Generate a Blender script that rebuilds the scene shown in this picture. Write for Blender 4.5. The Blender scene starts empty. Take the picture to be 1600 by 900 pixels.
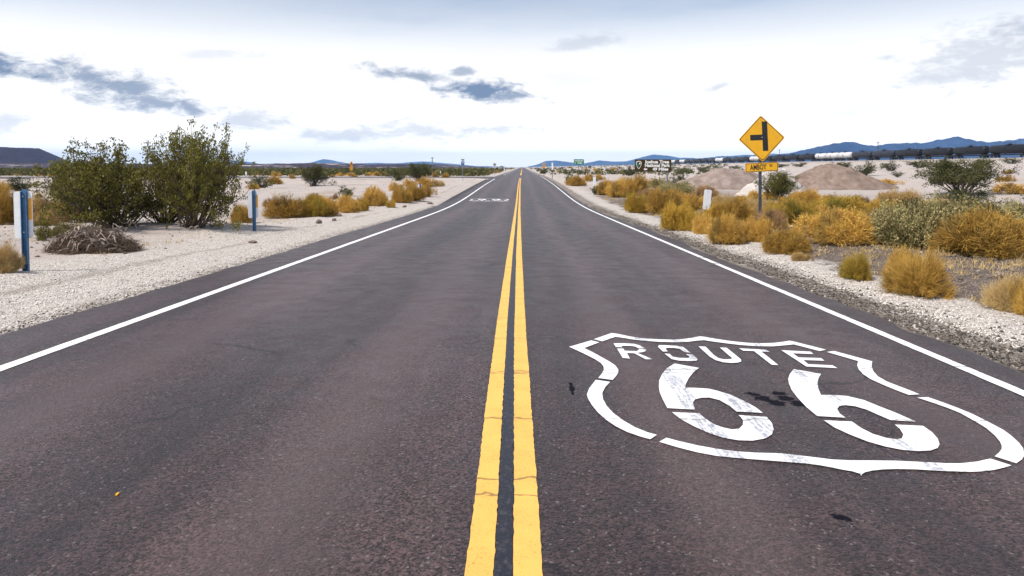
import bpy, math, random
import numpy as np
from mathutils import Vector, Matrix

# ------------------------------------------------------------------ camera, sky, sun, exposure
R = math.radians
SC = bpy.context.scene
COL = SC.collection
FPX, HX, HY, CAMZ = 1067.0, 816.0, 261.0, 1.5       # focal length and horizon of the 1600 px wide photograph

cam = bpy.data.cameras.new('camera')
cam.sensor_width = 36.0
cam.lens = 36.0 * FPX / 1600.0
cam.shift_x = -(HX - 800.0) / 1600.0
cam.shift_y = -(450.0 - HY) / 1600.0
cam.clip_start = 0.05
cam.clip_end = 120000.0
camo = bpy.data.objects.new('camera', cam)
camo.location = (0, 0, CAMZ)
camo.rotation_euler = (R(90), 0, 0)
COL.objects.link(camo)
SC.camera = camo

SUN_EL, SUN_AZ = R(54), R(-120)                      # azimuth from +Y (down the road), positive to the right
SUN_STRENGTH, SUN_ANGLE = 4.9, R(7)
SKY_STRENGTH = 0.055
EXPOSURE = 0.2

SC.view_settings.view_transform = 'Standard'
SC.view_settings.look = 'None'
SC.view_settings.gamma = 1.0
SC.view_settings.exposure = EXPOSURE
SC.view_settings.use_curve_mapping = False
SC.render.engine = 'CYCLES'
SC.cycles.use_denoising = True
SC.cycles.max_bounces = 4
SC.cycles.transparent_max_bounces = 8
SC.cycles.volume_bounces = 0
SC.cycles.sample_clamp_indirect = 6.0

sun = bpy.data.lights.new('sun', 'SUN')
sun.energy = SUN_STRENGTH
sun.angle = SUN_ANGLE
sun.color = (1.0, 0.93, 0.83)
suno = bpy.data.objects.new('sun', sun)
sdir = Vector((math.sin(SUN_AZ) * math.cos(SUN_EL), math.cos(SUN_AZ) * math.cos(SUN_EL), math.sin(SUN_EL)))
suno.rotation_euler = sdir.to_track_quat('Z', 'Y').to_euler()
suno.location = (-60, -20, 80)
COL.objects.link(suno)


class NT:
    """small node-tree helper"""
    def __init__(s, tree):
        s.t = tree; s.n = tree.nodes; s.l = tree.links
        for x in list(s.n): s.n.remove(x)
    def node(s, typ, **kw):
        n = s.n.new(typ)
        for k, v in kw.items(): setattr(n, k, v)
        return n
    def put(s, sock, v):
        if isinstance(v, bpy.types.NodeSocket): s.l.new(v, sock)
        elif v is not None:
            if isinstance(v, (tuple, list)) and len(v) == 3 and sock.type == 'RGBA': v = (*v, 1.0)
            sock.default_value = v
    def math(s, op, a, b=None, c=None, clamp=False):
        n = s.node('ShaderNodeMath', operation=op, use_clamp=clamp)
        s.put(n.inputs[0], a)
        if b is not None: s.put(n.inputs[1], b)
        if c is not None: s.put(n.inputs[2], c)
        return n.outputs[0]
    def mix(s, f, a, b, blend='MIX'):
        n = s.node('ShaderNodeMix', data_type='RGBA', blend_type=blend)
        s.put(n.inputs[0], f); s.put(n.inputs[6], a); s.put(n.inputs[7], b)
        return n.outputs[2]
    def ramp(s, f, lo, hi, a=0.0, b=1.0, smooth=True):
        n = s.node('ShaderNodeMapRange', interpolation_type='SMOOTHSTEP' if smooth else 'LINEAR')
        s.put(n.inputs[0], f); s.put(n.inputs[1], lo); s.put(n.inputs[2], hi); s.put(n.inputs[3], a); s.put(n.inputs[4], b)
        return n.outputs[0]
    def noise(s, vec, scale, detail=3.0, rough=0.55, dist=0.0, col=False):
        n = s.node('ShaderNodeTexNoise')
        s.put(n.inputs['Vector'], vec); s.put(n.inputs['Scale'], scale)
        n.inputs['Detail'].default_value = detail; n.inputs['Roughness'].default_value = rough
        n.inputs['Distortion'].default_value = dist
        return n.outputs['Color' if col else 'Fac']
    def vor(s, vec, scale, feature='F1', out='Distance'):
        n = s.node('ShaderNodeTexVoronoi', feature=feature)
        s.put(n.inputs['Vector'], vec); s.put(n.inputs['Scale'], scale)
        return n.outputs[out]
    def sep(s, v):
        n = s.node('ShaderNodeSeparateXYZ'); s.put(n.inputs[0], v); return n.outputs
    def comb(s, x, y, z):
        n = s.node('ShaderNodeCombineXYZ')
        for i, q in enumerate((x, y, z)): s.put(n.inputs[i], q)
        return n.outputs[0]
    def scale(s, v, sc):
        n = s.node('ShaderNodeVectorMath', operation='MULTIPLY'); s.put(n.inputs[0], v); n.inputs[1].default_value = sc
        return n.outputs[0]


# the sky: clear blue from the Sky Texture, seen through a bright thin overcast with darker cloud bars
world = bpy.data.worlds.new('World')
SC.world = world
world.use_nodes = True
w = NT(world.node_tree)
sky = w.node('ShaderNodeTexSky', sky_type='NISHITA')
sky.sun_disc = False
sky.sun_elevation = SUN_EL
sky.sun_rotation = SUN_AZ
sky.altitude = 200
sky.air_density = 1.0
sky.dust_density = 0.7
tc = w.node('ShaderNodeTexCoord').outputs['Generated']
dx, dy, dz = w.sep(tc)
az = w.math('ARCTAN2', dx, dy)
el = w.math('ARCSINE', dz)
cv = w.comb(w.math('MULTIPLY', az, 1.0), w.math('MULTIPLY', el, 4.2), 0.0)
n_big = w.noise(cv, 2.6, 4.0, 0.55)
n_fine = w.noise(w.comb(az, w.math('MULTIPLY', el, 2.2), 0.3), 27.0, 7.0, 0.66, 0.3)
wob = w.math('ADD', w.math('MULTIPLY', w.math('SUBTRACT', n_fine, 0.5), 3.2), w.math('MULTIPLY', w.math('SUBTRACT', n_big, 0.5), 0.8))
# thin overcast: closed near the horizon, opening to broken cloud above
cover = w.ramp(el, R(7.5), R(14.5), 1.0, 0.30)
cover = w.math('ADD', cover, w.math('MULTIPLY', w.math('SUBTRACT', n_big, 0.5), 0.9), clamp=True)
blue = w.mix(1.0, sky.outputs[0], (1.55, 1.70, 1.90), 'MULTIPLY')
veil = w.mix(w.ramp(n_big, 0.36, 0.66), (21.0, 20.5, 20.0), (17.0, 17.0, 17.2))
veil = w.mix(1.0, veil, w.mix(w.ramp(el, R(7.0), R(0.5)), (1, 1, 1), (1.5, 1.46, 1.40)), 'MULTIPLY')
bright = w.mix(cover, blue, veil)
CLOUDS = [  # azimuth, elevation (degrees), half width, half height, tilt, weight
    (-3.6, 6.5, 4.0, 1.05, -0.10, 1.0), (-8.8, 7.5, 4.8, 0.60, -0.14, 0.8), (-1.6, 6.0, 3.4, 0.65, -0.07, 0.85), (-5.0, 7.9, 1.4, 0.5, 0.1, 0.7),
    (-30.9, 5.9, 4.8, 1.25, -0.20, 0.85), (-28.2, 4.8, 6.0, 0.85, -0.10, 0.8), (-37.8, 7.0, 2.8, 0.9, -0.1, 1.0),
    (-21.8, 3.6, 3.8, 1.0, 0.0, 0.42), (-9.0, 3.1, 5.6, 1.05, 0.0, 0.42), (-14.5, 2.6, 6.4, 0.7, 0.0, 0.42), (-2.5, 3.2, 4.4, 0.6, 0.0, 0.42),
    (34.0, 7.6, 5.6, 2.1, 0.10, 0.40), (37.5, 9.3, 4.4, 0.8, 0.0, 0.5), (4.8, 10.2, 3.4, 0.7, 0.15, 0.30), (-38.0, 3.0, 2.4, 0.8, 0, 0.35),
    (16.0, 6.4, 1.0, 0.35, 0.3, 0.35), (30.0, 4.3, 9.0, 0.8, 0.05, 0.14), (9.0, 2.6, 5.0, 0.4, 0.0, 0.16), (-24.0, 8.6, 3.4, 0.45, 0, 0.22),
    (-78, 9.0, 12.0, 2.0, 0.05, 0.6), (72, 12.0, 14.0, 2.5, 0.1, 0.5), (130, 10, 14.0, 2.0, 0, 0.6), (-140, 12, 16.0, 2.6, 0, 0.5), (175, 7, 10.0, 1.5, 0, 0.5)]
dark = None
for a0, e0, ra, re_, tl, wt in CLOUDS:
    da = w.math('SUBTRACT', az, R(a0)); de = w.math('SUBTRACT', el, R(e0))
    de = w.math('SUBTRACT', de, w.math('MULTIPLY', da, tl))
    q = w.math('SQRT', w.math('ADD', w.math('POWER', w.math('DIVIDE', da, R(ra)), 2.0), w.math('POWER', w.math('DIVIDE', de, R(re_)), 2.0)))
    q = w.math('ADD', q, wob)
    m = w.ramp(q, 1.25, 0.15, 0.0, wt)
    dark = m if dark is None else w.math('MAXIMUM', dark, m)
skycol = w.mix(dark, bright, (3.4, 4.6, 7.0))
bg = w.node('ShaderNodeBackground')
w.put(bg.inputs[0], skycol)
bg.inputs[1].default_value = SKY_STRENGTH
w.l.new(bg.outputs[0], w.node('ShaderNodeOutputWorld').inputs[0])
world.cycles.sampling_method = 'NONE'          # an even sky: plain hemisphere sampling is enough

# ------------------------------------------------------------------ terrain function
def _hash(ix, iy, s):
    h = (ix.astype(np.int64) * 374761393 + iy.astype(np.int64) * 668265263 + s * 2147483647) & 0xffffffff
    h = ((h ^ (h >> 13)) * 1274126177) & 0xffffffff
    return ((h ^ (h >> 16)) & 0xffff) / 65535.0
def vnoise(x, y, s=0):
    ix = np.floor(x); iy = np.floor(y); fx = x - ix; fy = y - iy
    fx = fx * fx * (3 - 2 * fx); fy = fy * fy * (3 - 2 * fy)
    a = _hash(ix, iy, s); b = _hash(ix + 1, iy, s); c = _hash(ix, iy + 1, s); d = _hash(ix + 1, iy + 1, s)
    return (a * (1 - fx) + b * fx) * (1 - fy) + (c * (1 - fx) + d * fx) * fy - 0.5
def fbm(x, y, octv=4, s=0, gain=0.5):
    v = 0; a = 1.0
    for k in range(octv):
        v = v + a * vnoise(x, y, s + k * 17); x = x * 2.03 + 5.1; y = y * 2.03 + 1.7; a *= gain
    return v
def sstep(a, b, x):
    t = np.clip((x - a) / (b - a), 0, 1); return t * t * (3 - 2 * t)
SLOPE = (284.0 - HY) / FPX
_gy = np.arange(-400.0, 3000.0, 1.0)
_gz = np.interp(_gy, [-400, -20, 33, 38, 46.5, 57, 73, 89, 114, 200, 400, 900, 3000],
                [0.43, 0.43, -33 * SLOPE, -0.80, -0.83, -0.72, -0.52, -0.40, -0.28, -0.33, -0.3, 0.0, 0.0])
_k = np.exp(-0.5 * (np.arange(-12, 13) / 4.0) ** 2); _k /= _k.sum()
_gz = np.convolve(np.pad(_gz, 12, mode='edge'), _k, mode='valid')
def zr(y): return np.interp(y, _gy, _gz)
XL, XR, PL, PR = -4.18, 3.55, -5.16, 3.93           # edge lines and pavement edges
def edge_l(y): return PL + 0.10 * vnoise(y * 0.35, y * 0 + 3.3, 5) + 0.05 * vnoise(y * 2.1, y * 0 + 9.3, 6)
def edge_r(y): return PR + 0.20 * vnoise(y * 0.4, y * 0 + 1.3, 7) + 0.13 * vnoise(y * 2.3, y * 0 + 2.3, 8)
def gz(x, y):
    x = np.asarray(x, float); y = np.asarray(y, float)
    z = zr(y)
    out = np.maximum(np.maximum(PL - 0.15 - x, x - PR - 0.15), 0.0)          # metres outside the pavement
    inside = (x > PL + 0.25) & (x < PR - 0.25)
    side = ((x < PL) & (y > 106) & (y < 130)) * 1.0
    m = sstep(0.1, 3.0, out) * (1 - side)
    z = z + np.where(inside, -0.10, -0.025) * (1 - 0 * side) - 0.03 * side
    z = z + m * (0.22 * fbm(x / 9.0, y / 9.0, 3, 3) + 0.05 * fbm(x / 1.3, y / 1.3, 3, 9))
    z = z + sstep(0.0, 0.6, out) * 0.035 * fbm(x / 0.28, y / 0.28, 2, 21) * (1 - side)
    dirt = sstep(1.9, 3.0, x - PR) * sstep(60, 30, y)
    z = z + dirt * (0.10 * np.abs(fbm(x / 0.5, y / 0.5, 3, 31)) + 0.10)
    z = z + 3.9 * sstep(28, 150, x) + 0.5 * sstep(20, 60, x) * fbm(x / 40, y / 40, 3, 41) * sstep(150, 110, x)
    z = z + 0.30 * np.exp(-(((x + 11.0) / 3.6) ** 2 + ((y - 20.5) / 2.0) ** 2))
    z = z + 0.14 * np.exp(-(((x + 10.0) / 1.3) ** 2 + ((y - 16.0) / 0.9) ** 2))
    return z
def at(px, py, dmax=4000.0):
    """ground point seen at a pixel of the photograph"""
    a = (px - HX) / FPX; b = (py - HY) / FPX
    d = 3.0 * (dmax / 3.0) ** (np.arange(2500) / 2499.0)
    hit = np.nonzero(CAMZ - b * d <= gz(a * d, d))[0]
    k = hit[0] if len(hit) else 2499
    return Vector((float(a * d[k]), float(d[k]), float(gz(a * d[k], d[k]))))
def on(x, y): return Vector((x, y, float(gz(x, y))))
def off(px, y): return (px - HX) / FPX * y
def up(py, y): return CAMZ - (py - HY) / FPX * y

# ------------------------------------------------------------------ object helpers
def tag(o, label=None, cat=None, group=None, kind=None):
    if label: o['label'] = label
    if cat: o['category'] = cat
    if group: o['group'] = group
    if kind: o['kind'] = kind
    return o
def empty(name, loc=(0, 0, 0), rz=0.0, label=None, cat=None, group=None, parent=None):
    o = bpy.data.objects.new(name, None); o.empty_display_size = 0.2
    COL.objects.link(o); o.location = loc; o.rotation_euler = (0, 0, rz); o.parent = parent
    return tag(o, label, cat, group)
def link(name, me, mat=None, parent=None):
    if mat is not None and not me.materials: me.materials.append(mat)
    o = bpy.data.objects.new(name, me); COL.objects.link(o); o.parent = parent
    return o
def mesh(name, v, f, attr=None, smooth=False):
    """mesh from arrays; all faces of one size, or a list of mixed faces"""
    me = bpy.data.meshes.new(name)
    v = np.asarray(v, np.float32)
    if isinstance(f, np.ndarray):
        n = f.shape[1]
        me.vertices.add(len(v)); me.vertices.foreach_set('co', v.ravel())
        me.loops.add(f.size); me.loops.foreach_set('vertex_index', f.astype(np.int32).ravel())
        me.polygons.add(len(f)); me.polygons.foreach_set('loop_start', np.arange(0, f.size, n, dtype=np.int32))
        me.update(calc_edges=True)
    else:
        me.from_pydata([tuple(map(float, p)) for p in v], [], f); me.update()
    if attr is not None:
        a = me.attributes.new('tint', 'FLOAT', 'FACE'); a.data.foreach_set('value', np.asarray(attr, np.float32))
    if smooth: me.polygons.foreach_set('use_smooth', np.ones(len(me.polygons), bool))
    return me
class MB:
    def __init__(s): s.v = []; s.f = []
    def add(s, v, f):
        o = len(s.v); s.v += [tuple(p) for p in v]; s.f += [tuple(i + o for i in q) for q in f]; return s
    def box(s, c, d, M=None):
        x, y, z = c; a, b, h = d[0] / 2, d[1] / 2, d[2] / 2
        v = [Vector((x + i * a, y + j * b, z + k * h)) for k in (-1, 1) for j in (-1, 1) for i in (-1, 1)]
        if M is not None: v = [M @ p for p in v]
        return s.add(v, [(0, 2, 3, 1), (4, 5, 7, 6), (0, 1, 5, 4), (2, 6, 7, 3), (0, 4, 6, 2), (1, 3, 7, 5)])
    def prism(s, pts, y0, y1, M=None):
        """outline in x,z extruded from y0 (front) to y1"""
        n = len(pts)
        v = [Vector((p[0], y0, p[1])) for p in pts] + [Vector((p[0], y1, p[1])) for p in pts]
        if M is not None: v = [M @ p for p in v]
        f = [tuple(range(n)), tuple(range(2 * n - 1, n - 1, -1))]
        f += [(i, i + n, (i + 1) % n + n, (i + 1) % n) for i in range(n)]
        return s.add(v, f)
    def tube(s, pts, rad, sides=6):
        v, f = tube(pts, rad, sides); return s.add(v, f)
    def ring(s, prof, axis_y=True, n=20, cx=0, cz=0):
        """lathe of (y, r) pairs round the y axis"""
        v = []; f = []
        for (y, r) in prof:
            for k in range(n):
                t = 2 * math.pi * k / n
                v.append((cx + r * math.cos(t), y, cz + r * math.sin(t)))
        for i in range(len(prof) - 1):
            for k in range(n):
                k2 = (k + 1) % n
                f.append((i * n + k, i * n + k2, (i + 1) * n + k2, (i + 1) * n + k))
        f.append(tuple(range(n))[::-1]); f.append(tuple((len(prof) - 1) * n + k for k in range(n)))
        return s.add(v, f)
    def build(s, name, mat, parent=None, smooth=False):
        me = bpy.data.meshes.new(name); me.from_pydata([tuple(p) for p in s.v], [], s.f); me.update()
        if smooth: me.polygons.foreach_set('use_smooth', np.ones(len(me.polygons), bool))
        return link(name, me, mat, parent)
def tube(pts, rad, sides=5):
    pts = [Vector(p) for p in pts]; n = len(pts); v = []; f = []
    if not hasattr(rad, '__len__'): rad = [rad] * n
    for i, p in enumerate(pts):
        t = (pts[min(i + 1, n - 1)] - pts[max(i - 1, 0)]).normalized()
        a = t.orthogonal().normalized(); b = t.cross(a)
        for k in range(sides):
            q = 2 * math.pi * k / sides
            v.append(tuple(p + (a * math.cos(q) + b * math.sin(q)) * rad[i]))
    for i in range(n - 1):
        for k in range(sides):
            k2 = (k + 1) % sides
            f.append((i * sides + k, i * sides + k2, (i + 1) * sides + k2, (i + 1) * sides + k))
    return v, f
def rounded(w_, h_, r, n=5, cx=0.0, cz=0.0):
    p = []
    for (sx, sz, a0) in ((1, 1, 0), (-1, 1, 90), (-1, -1, 180), (1, -1, 270)):
        for k in range(n + 1):
            t = R(a0 + 90.0 * k / n)
            p.append((cx + sx * (w_ / 2 - r) + r * math.cos(t), cz + sz * (h_ / 2 - r) + r * math.sin(t)))
    return p
def text_part(name, txt, size, mat, parent, loc, bold=0.0, sx=1.0, M=None, align='CENTER'):
    """lettering as a thin mesh standing upright, facing -Y"""
    cu = bpy.data.curves.new('t', 'FONT'); cu.body = txt; cu.size = size; cu.align_x = align; cu.align_y = 'CENTER'
    cu.offset = bold; cu.extrude = 0.001; cu.resolution_u = 3
    to = bpy.data.objects.new('t', cu); COL.objects.link(to)
    dg = bpy.context.evaluated_depsgraph_get()
    me = bpy.data.meshes.new_from_object(to.evaluated_get(dg))
    bpy.data.objects.remove(to); bpy.data.curves.remove(cu)
    T = Matrix.Translation(loc) @ Matrix.Rotation(R(90), 4, 'X') @ Matrix.Diagonal((sx, 1, 1, 1))
    me.transform(M @ T if M is not None else T); me.materials.clear(); me.name = name
    return link(name, me, mat, parent)

# ------------------------------------------------------------------ materials
def mat(name, fn, **kw):
    m = bpy.data.materials.new(name); m.use_nodes = True
    t = NT(m.node_tree); b = t.node('ShaderNodeBsdfPrincipled'); o = t.node('ShaderNodeOutputMaterial')
    t.l.new(b.outputs[0], o.inputs[0])
    fn(t, b, o, **kw)
    return m
def pos(t): return t.node('ShaderNodeNewGeometry').outputs['Position']
def objc(t): return t.node('ShaderNodeTexCoord').outputs['Object']
def bump(t, b, h, dist, strength=1.0):
    n = t.node('ShaderNodeBump'); n.inputs['Distance'].default_value = dist; n.inputs['Strength'].default_value = strength
    t.put(n.inputs['Height'], h); t.l.new(n.outputs[0], b.inputs['Normal'])
def plain(t, b, o, c=(.5, .5, .5), r=0.6, metal=0.0, var=0.12, sc=6.0, spec=0.5):
    v = objc(t)
    n = t.noise(v, sc, 5, 0.6)
    dirt = t.ramp(t.noise(v, sc * 0.37, 4), 0.5, 0.8, 0, var * 1.6)
    col = t.mix(t.ramp(n, 0.3, 0.7), [q * (1 - var) for q in c], [min(q * (1 + var), 1) for q in c])
    col = t.mix(dirt, col, [q * 0.55 + 0.02 for q in c])
    t.put(b.inputs['Base Color'], col); b.inputs['Roughness'].default_value = r; b.inputs['Metallic'].default_value = metal
    b.inputs['Specular IOR Level'].default_value = spec

def f_asphalt(t, b, o):
    p = pos(t); x, y, z = t.sep(p)
    big = t.noise(t.scale(p, (1.0, 0.045, 1.0)), 1.7, 3, 0.65)
    patch = t.noise(p, 0.55, 3, 0.6)
    med = t.noise(p, 3.0, 3, 0.65)
    cell = t.node('ShaderNodeTexVoronoi'); t.put(cell.inputs['Vector'], p); cell.inputs['Scale'].default_value = 88
    ran = t.sep(cell.outputs['Color'])
    base = t.mix(t.ramp(big, 0.32, 0.68), (0.019, 0.0118, 0.0125), (0.056, 0.0368, 0.0373))
    base = t.mix(t.ramp(med, 0.35, 0.75, 0, 0.55), base, (0.060, 0.0398, 0.0403))
    base = t.mix(t.ramp(patch, 0.40, 0.66, 0, 0.5), base, (0.028, 0.020, 0.021))
    base = t.mix(1.0, base, t.mix(ran[0], (0.22, 0.22, 0.22), (1.85, 1.75, 1.72)), 'MULTIPLY')
    base = t.mix(t.ramp(ran[1], 0.975, 0.99, 0, 0.55), base, (0.20, 0.18, 0.175))
    pit = t.ramp(t.noise(t.scale(p, (0.6, 1.0, 1.0)), 42.0, 3, 0.65), 0.55, 0.66)
    base = t.mix(t.math('MULTIPLY', pit, 0.8), base, (0.009, 0.007, 0.008))
    # oil darkened middle of the lanes and darker strips outside the edge lines
    lane = None
    for c, wd, am in ((-2.05, 0.75, 0.30), (1.75, 0.55, 0.22), (-4.9, 0.5, 0.35), (3.85, 0.22, 0.35)):
        q = t.ramp(t.math('ABSOLUTE', t.math('SUBTRACT', t.math('ADD', x, t.math('MULTIPLY', t.math('SUBTRACT', big, 0.5), 0.8)), c)), 0.0, wd, am, 0.0)
        lane = q if lane is None else t.math('MAXIMUM', lane, q)
    base = t.mix(lane, base, (0.020, 0.017, 0.019))
    pol = None
    for c, wd, am in ((-3.15, 0.55, 0.45), (-1.1, 0.55, 0.45), (0.95, 0.45, 0.36), (2.65, 0.45, 0.36)):
        q = t.ramp(t.math('ABSOLUTE', t.math('SUBTRACT', t.math('ADD', x, t.math('MULTIPLY', t.math('SUBTRACT', med, 0.5), 0.3)), c)), 0.0, wd, am, 0.0)
        pol = q if pol is None else t.math('MAXIMUM', pol, q)
    base = t.mix(pol, base, (0.096, 0.067, 0.067))
    # cracks
    wv = t.node('ShaderNodeVectorMath', operation='ADD'); t.put(wv.inputs[0], p)
    t.put(wv.inputs[1], t.scale(t.noise(p, 1.6, 2, 0.6, col=True), (0.7, 0.7, 0.0)))
    cr = t.vor(t.scale(wv.outputs[0], (1, 0.6, 0)), 0.42, 'DISTANCE_TO_EDGE')
    crm = t.math('MULTIPLY', t.ramp(cr, 0.002, 0.009, 1, 0), t.ramp(t.noise(p, 0.6, 2), 0.50, 0.60))
    base = t.mix(t.math('MULTIPLY', crm, 0.75), base, (0.008, 0.007, 0.008))
    # spilt tar beside the numerals
    st = None
    sn = t.math('MULTIPLY', t.math('SUBTRACT', t.noise(p, 17.0, 3, 0.6), 0.5), 2.4)
    for sx, sy, rx, ry in ((1.635, 4.82, .045, .06), (1.67, 4.72, .06, .07), (1.725, 4.63, .06, .06), (1.825, 4.84, .05, .05), (1.815, 4.73, .055, .06), (1.87, 4.63, .06, .07), (1.93, 4.56, .06, .06), (0.36, 4.95, .018, .14), (1.42, 3.05, .04, .03)):
        q = t.math('SQRT', t.math('ADD', t.math('POWER', t.math('DIVIDE', t.math('SUBTRACT', x, sx), rx), 2.0), t.math('POWER', t.math('DIVIDE', t.math('SUBTRACT', y, sy), ry), 2.0)))
        q = t.ramp(t.math('ADD', q, sn), 1.25, 0.8)
        st = q if st is None else t.math('MAXIMUM', st, q)
    base = t.mix(t.math('MULTIPLY', st, 0.95), base, (0.005, 0.005, 0.010))
    t.put(b.inputs['Base Color'], base)
    t.put(b.inputs['Roughness'], t.ramp(med, 0.3, 0.8, 0.42, 0.58))
    t.put(b.inputs['Specular IOR Level'], t.math('MULTIPLY', t.math('SUBTRACT', 1.0, st), 0.30))
    b.inputs['Sheen Weight'].default_value = 0.07; b.inputs['Sheen Roughness'].default_value = 0.35; b.inputs['Sheen Tint'].default_value = (1.0, 0.90, 0.86, 1)
    h = t.math('ADD', t.math('MULTIPLY', cell.outputs['Distance'], -0.9), t.math('MULTIPLY', pit, -0.8))
    bump(t, b, h, 0.004, 0.6)

def f_paint(t, b, o, c=(.74, .75, .77), wear=0.5, tyre=False, old=(.10, .09, .09)):
    p = pos(t); x, y, z = t.sep(p)
    n = t.noise(p, 60.0, 4, 0.7); m = t.noise(p, 5.0, 3)
    col = t.mix(t.ramp(m, 0.3, 0.7), c, [q * 0.90 for q in c])
    chip = t.math('MULTIPLY', t.ramp(n, 0.57, 0.66), t.ramp(m, 0.42, 0.66, 0.12, 1.0))
    cell = t.vor(p, 95.0)
    chip = t.math('MAXIMUM', chip, t.math('MULTIPLY', t.ramp(t.noise(p, 20.0, 4, 0.75), 0.66, 0.74), 0.8))
    col = t.mix(t.math('MULTIPLY', chip, wear), col, old)
    if tyre:
        g = None
        for c0, wd in ((1.14, .085), (1.47, .075), (2.16, .05)):
            q = t.ramp(t.math('ABSOLUTE', t.math('SUBTRACT', x, c0)), wd * 0.6, wd, 1.0, 0.0)
            g = q if g is None else t.math('MAXIMUM', g, q)
        s = t.noise(t.scale(p, (60.0, 4.0, 1.0)), 1.0, 4, 0.7)
        g = t.math('MULTIPLY', g, t.ramp(s, 0.36, 0.58))
        g = t.math('MULTIPLY', g, t.ramp(t.noise(p, 38.0, 3), 0.38, 0.6, 0.35, 1.0))
        col = t.mix(t.math('MULTIPLY', g, 0.8), col, (.15, .16, .22))
    # hair cracks running across the stripes
    ck = t.vor(t.comb(t.math('MULTIPLY', x, 0.04), t.math('ADD', y, t.math('MULTIPLY', t.noise(p, 9.0, 2), 0.12)), 0.0), 0.9, 'DISTANCE_TO_EDGE')
    col = t.mix(t.ramp(ck, 0.003, 0.008, 0.6, 0.0), col, (.05, .04, .035))
    t.put(b.inputs['Base Color'], col); b.inputs['Roughness'].default_value = 0.62
    b.inputs['Specular IOR Level'].default_value = 0.35
    bump(t, b, t.math('ADD', t.math('MULTIPLY', cell, -0.8), t.noise(p, 200.0, 2)), 0.002, 0.55)

def f_tar(t, b, o):
    p = pos(t); q = t.scale(p, (1, 0.5, 1)); n = t.noise(q, 40.0, 4, 0.65)
    t.put(b.inputs['Base Color'], t.mix(t.ramp(n, 0.45, 0.75), (.006, .007, .014), (.045, .042, .05)))
    t.put(b.inputs['Roughness'], t.ramp(n, 0.3, 0.7, 0.38, 0.6))
    bump(t, b, n, 0.006, 0.8)

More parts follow.
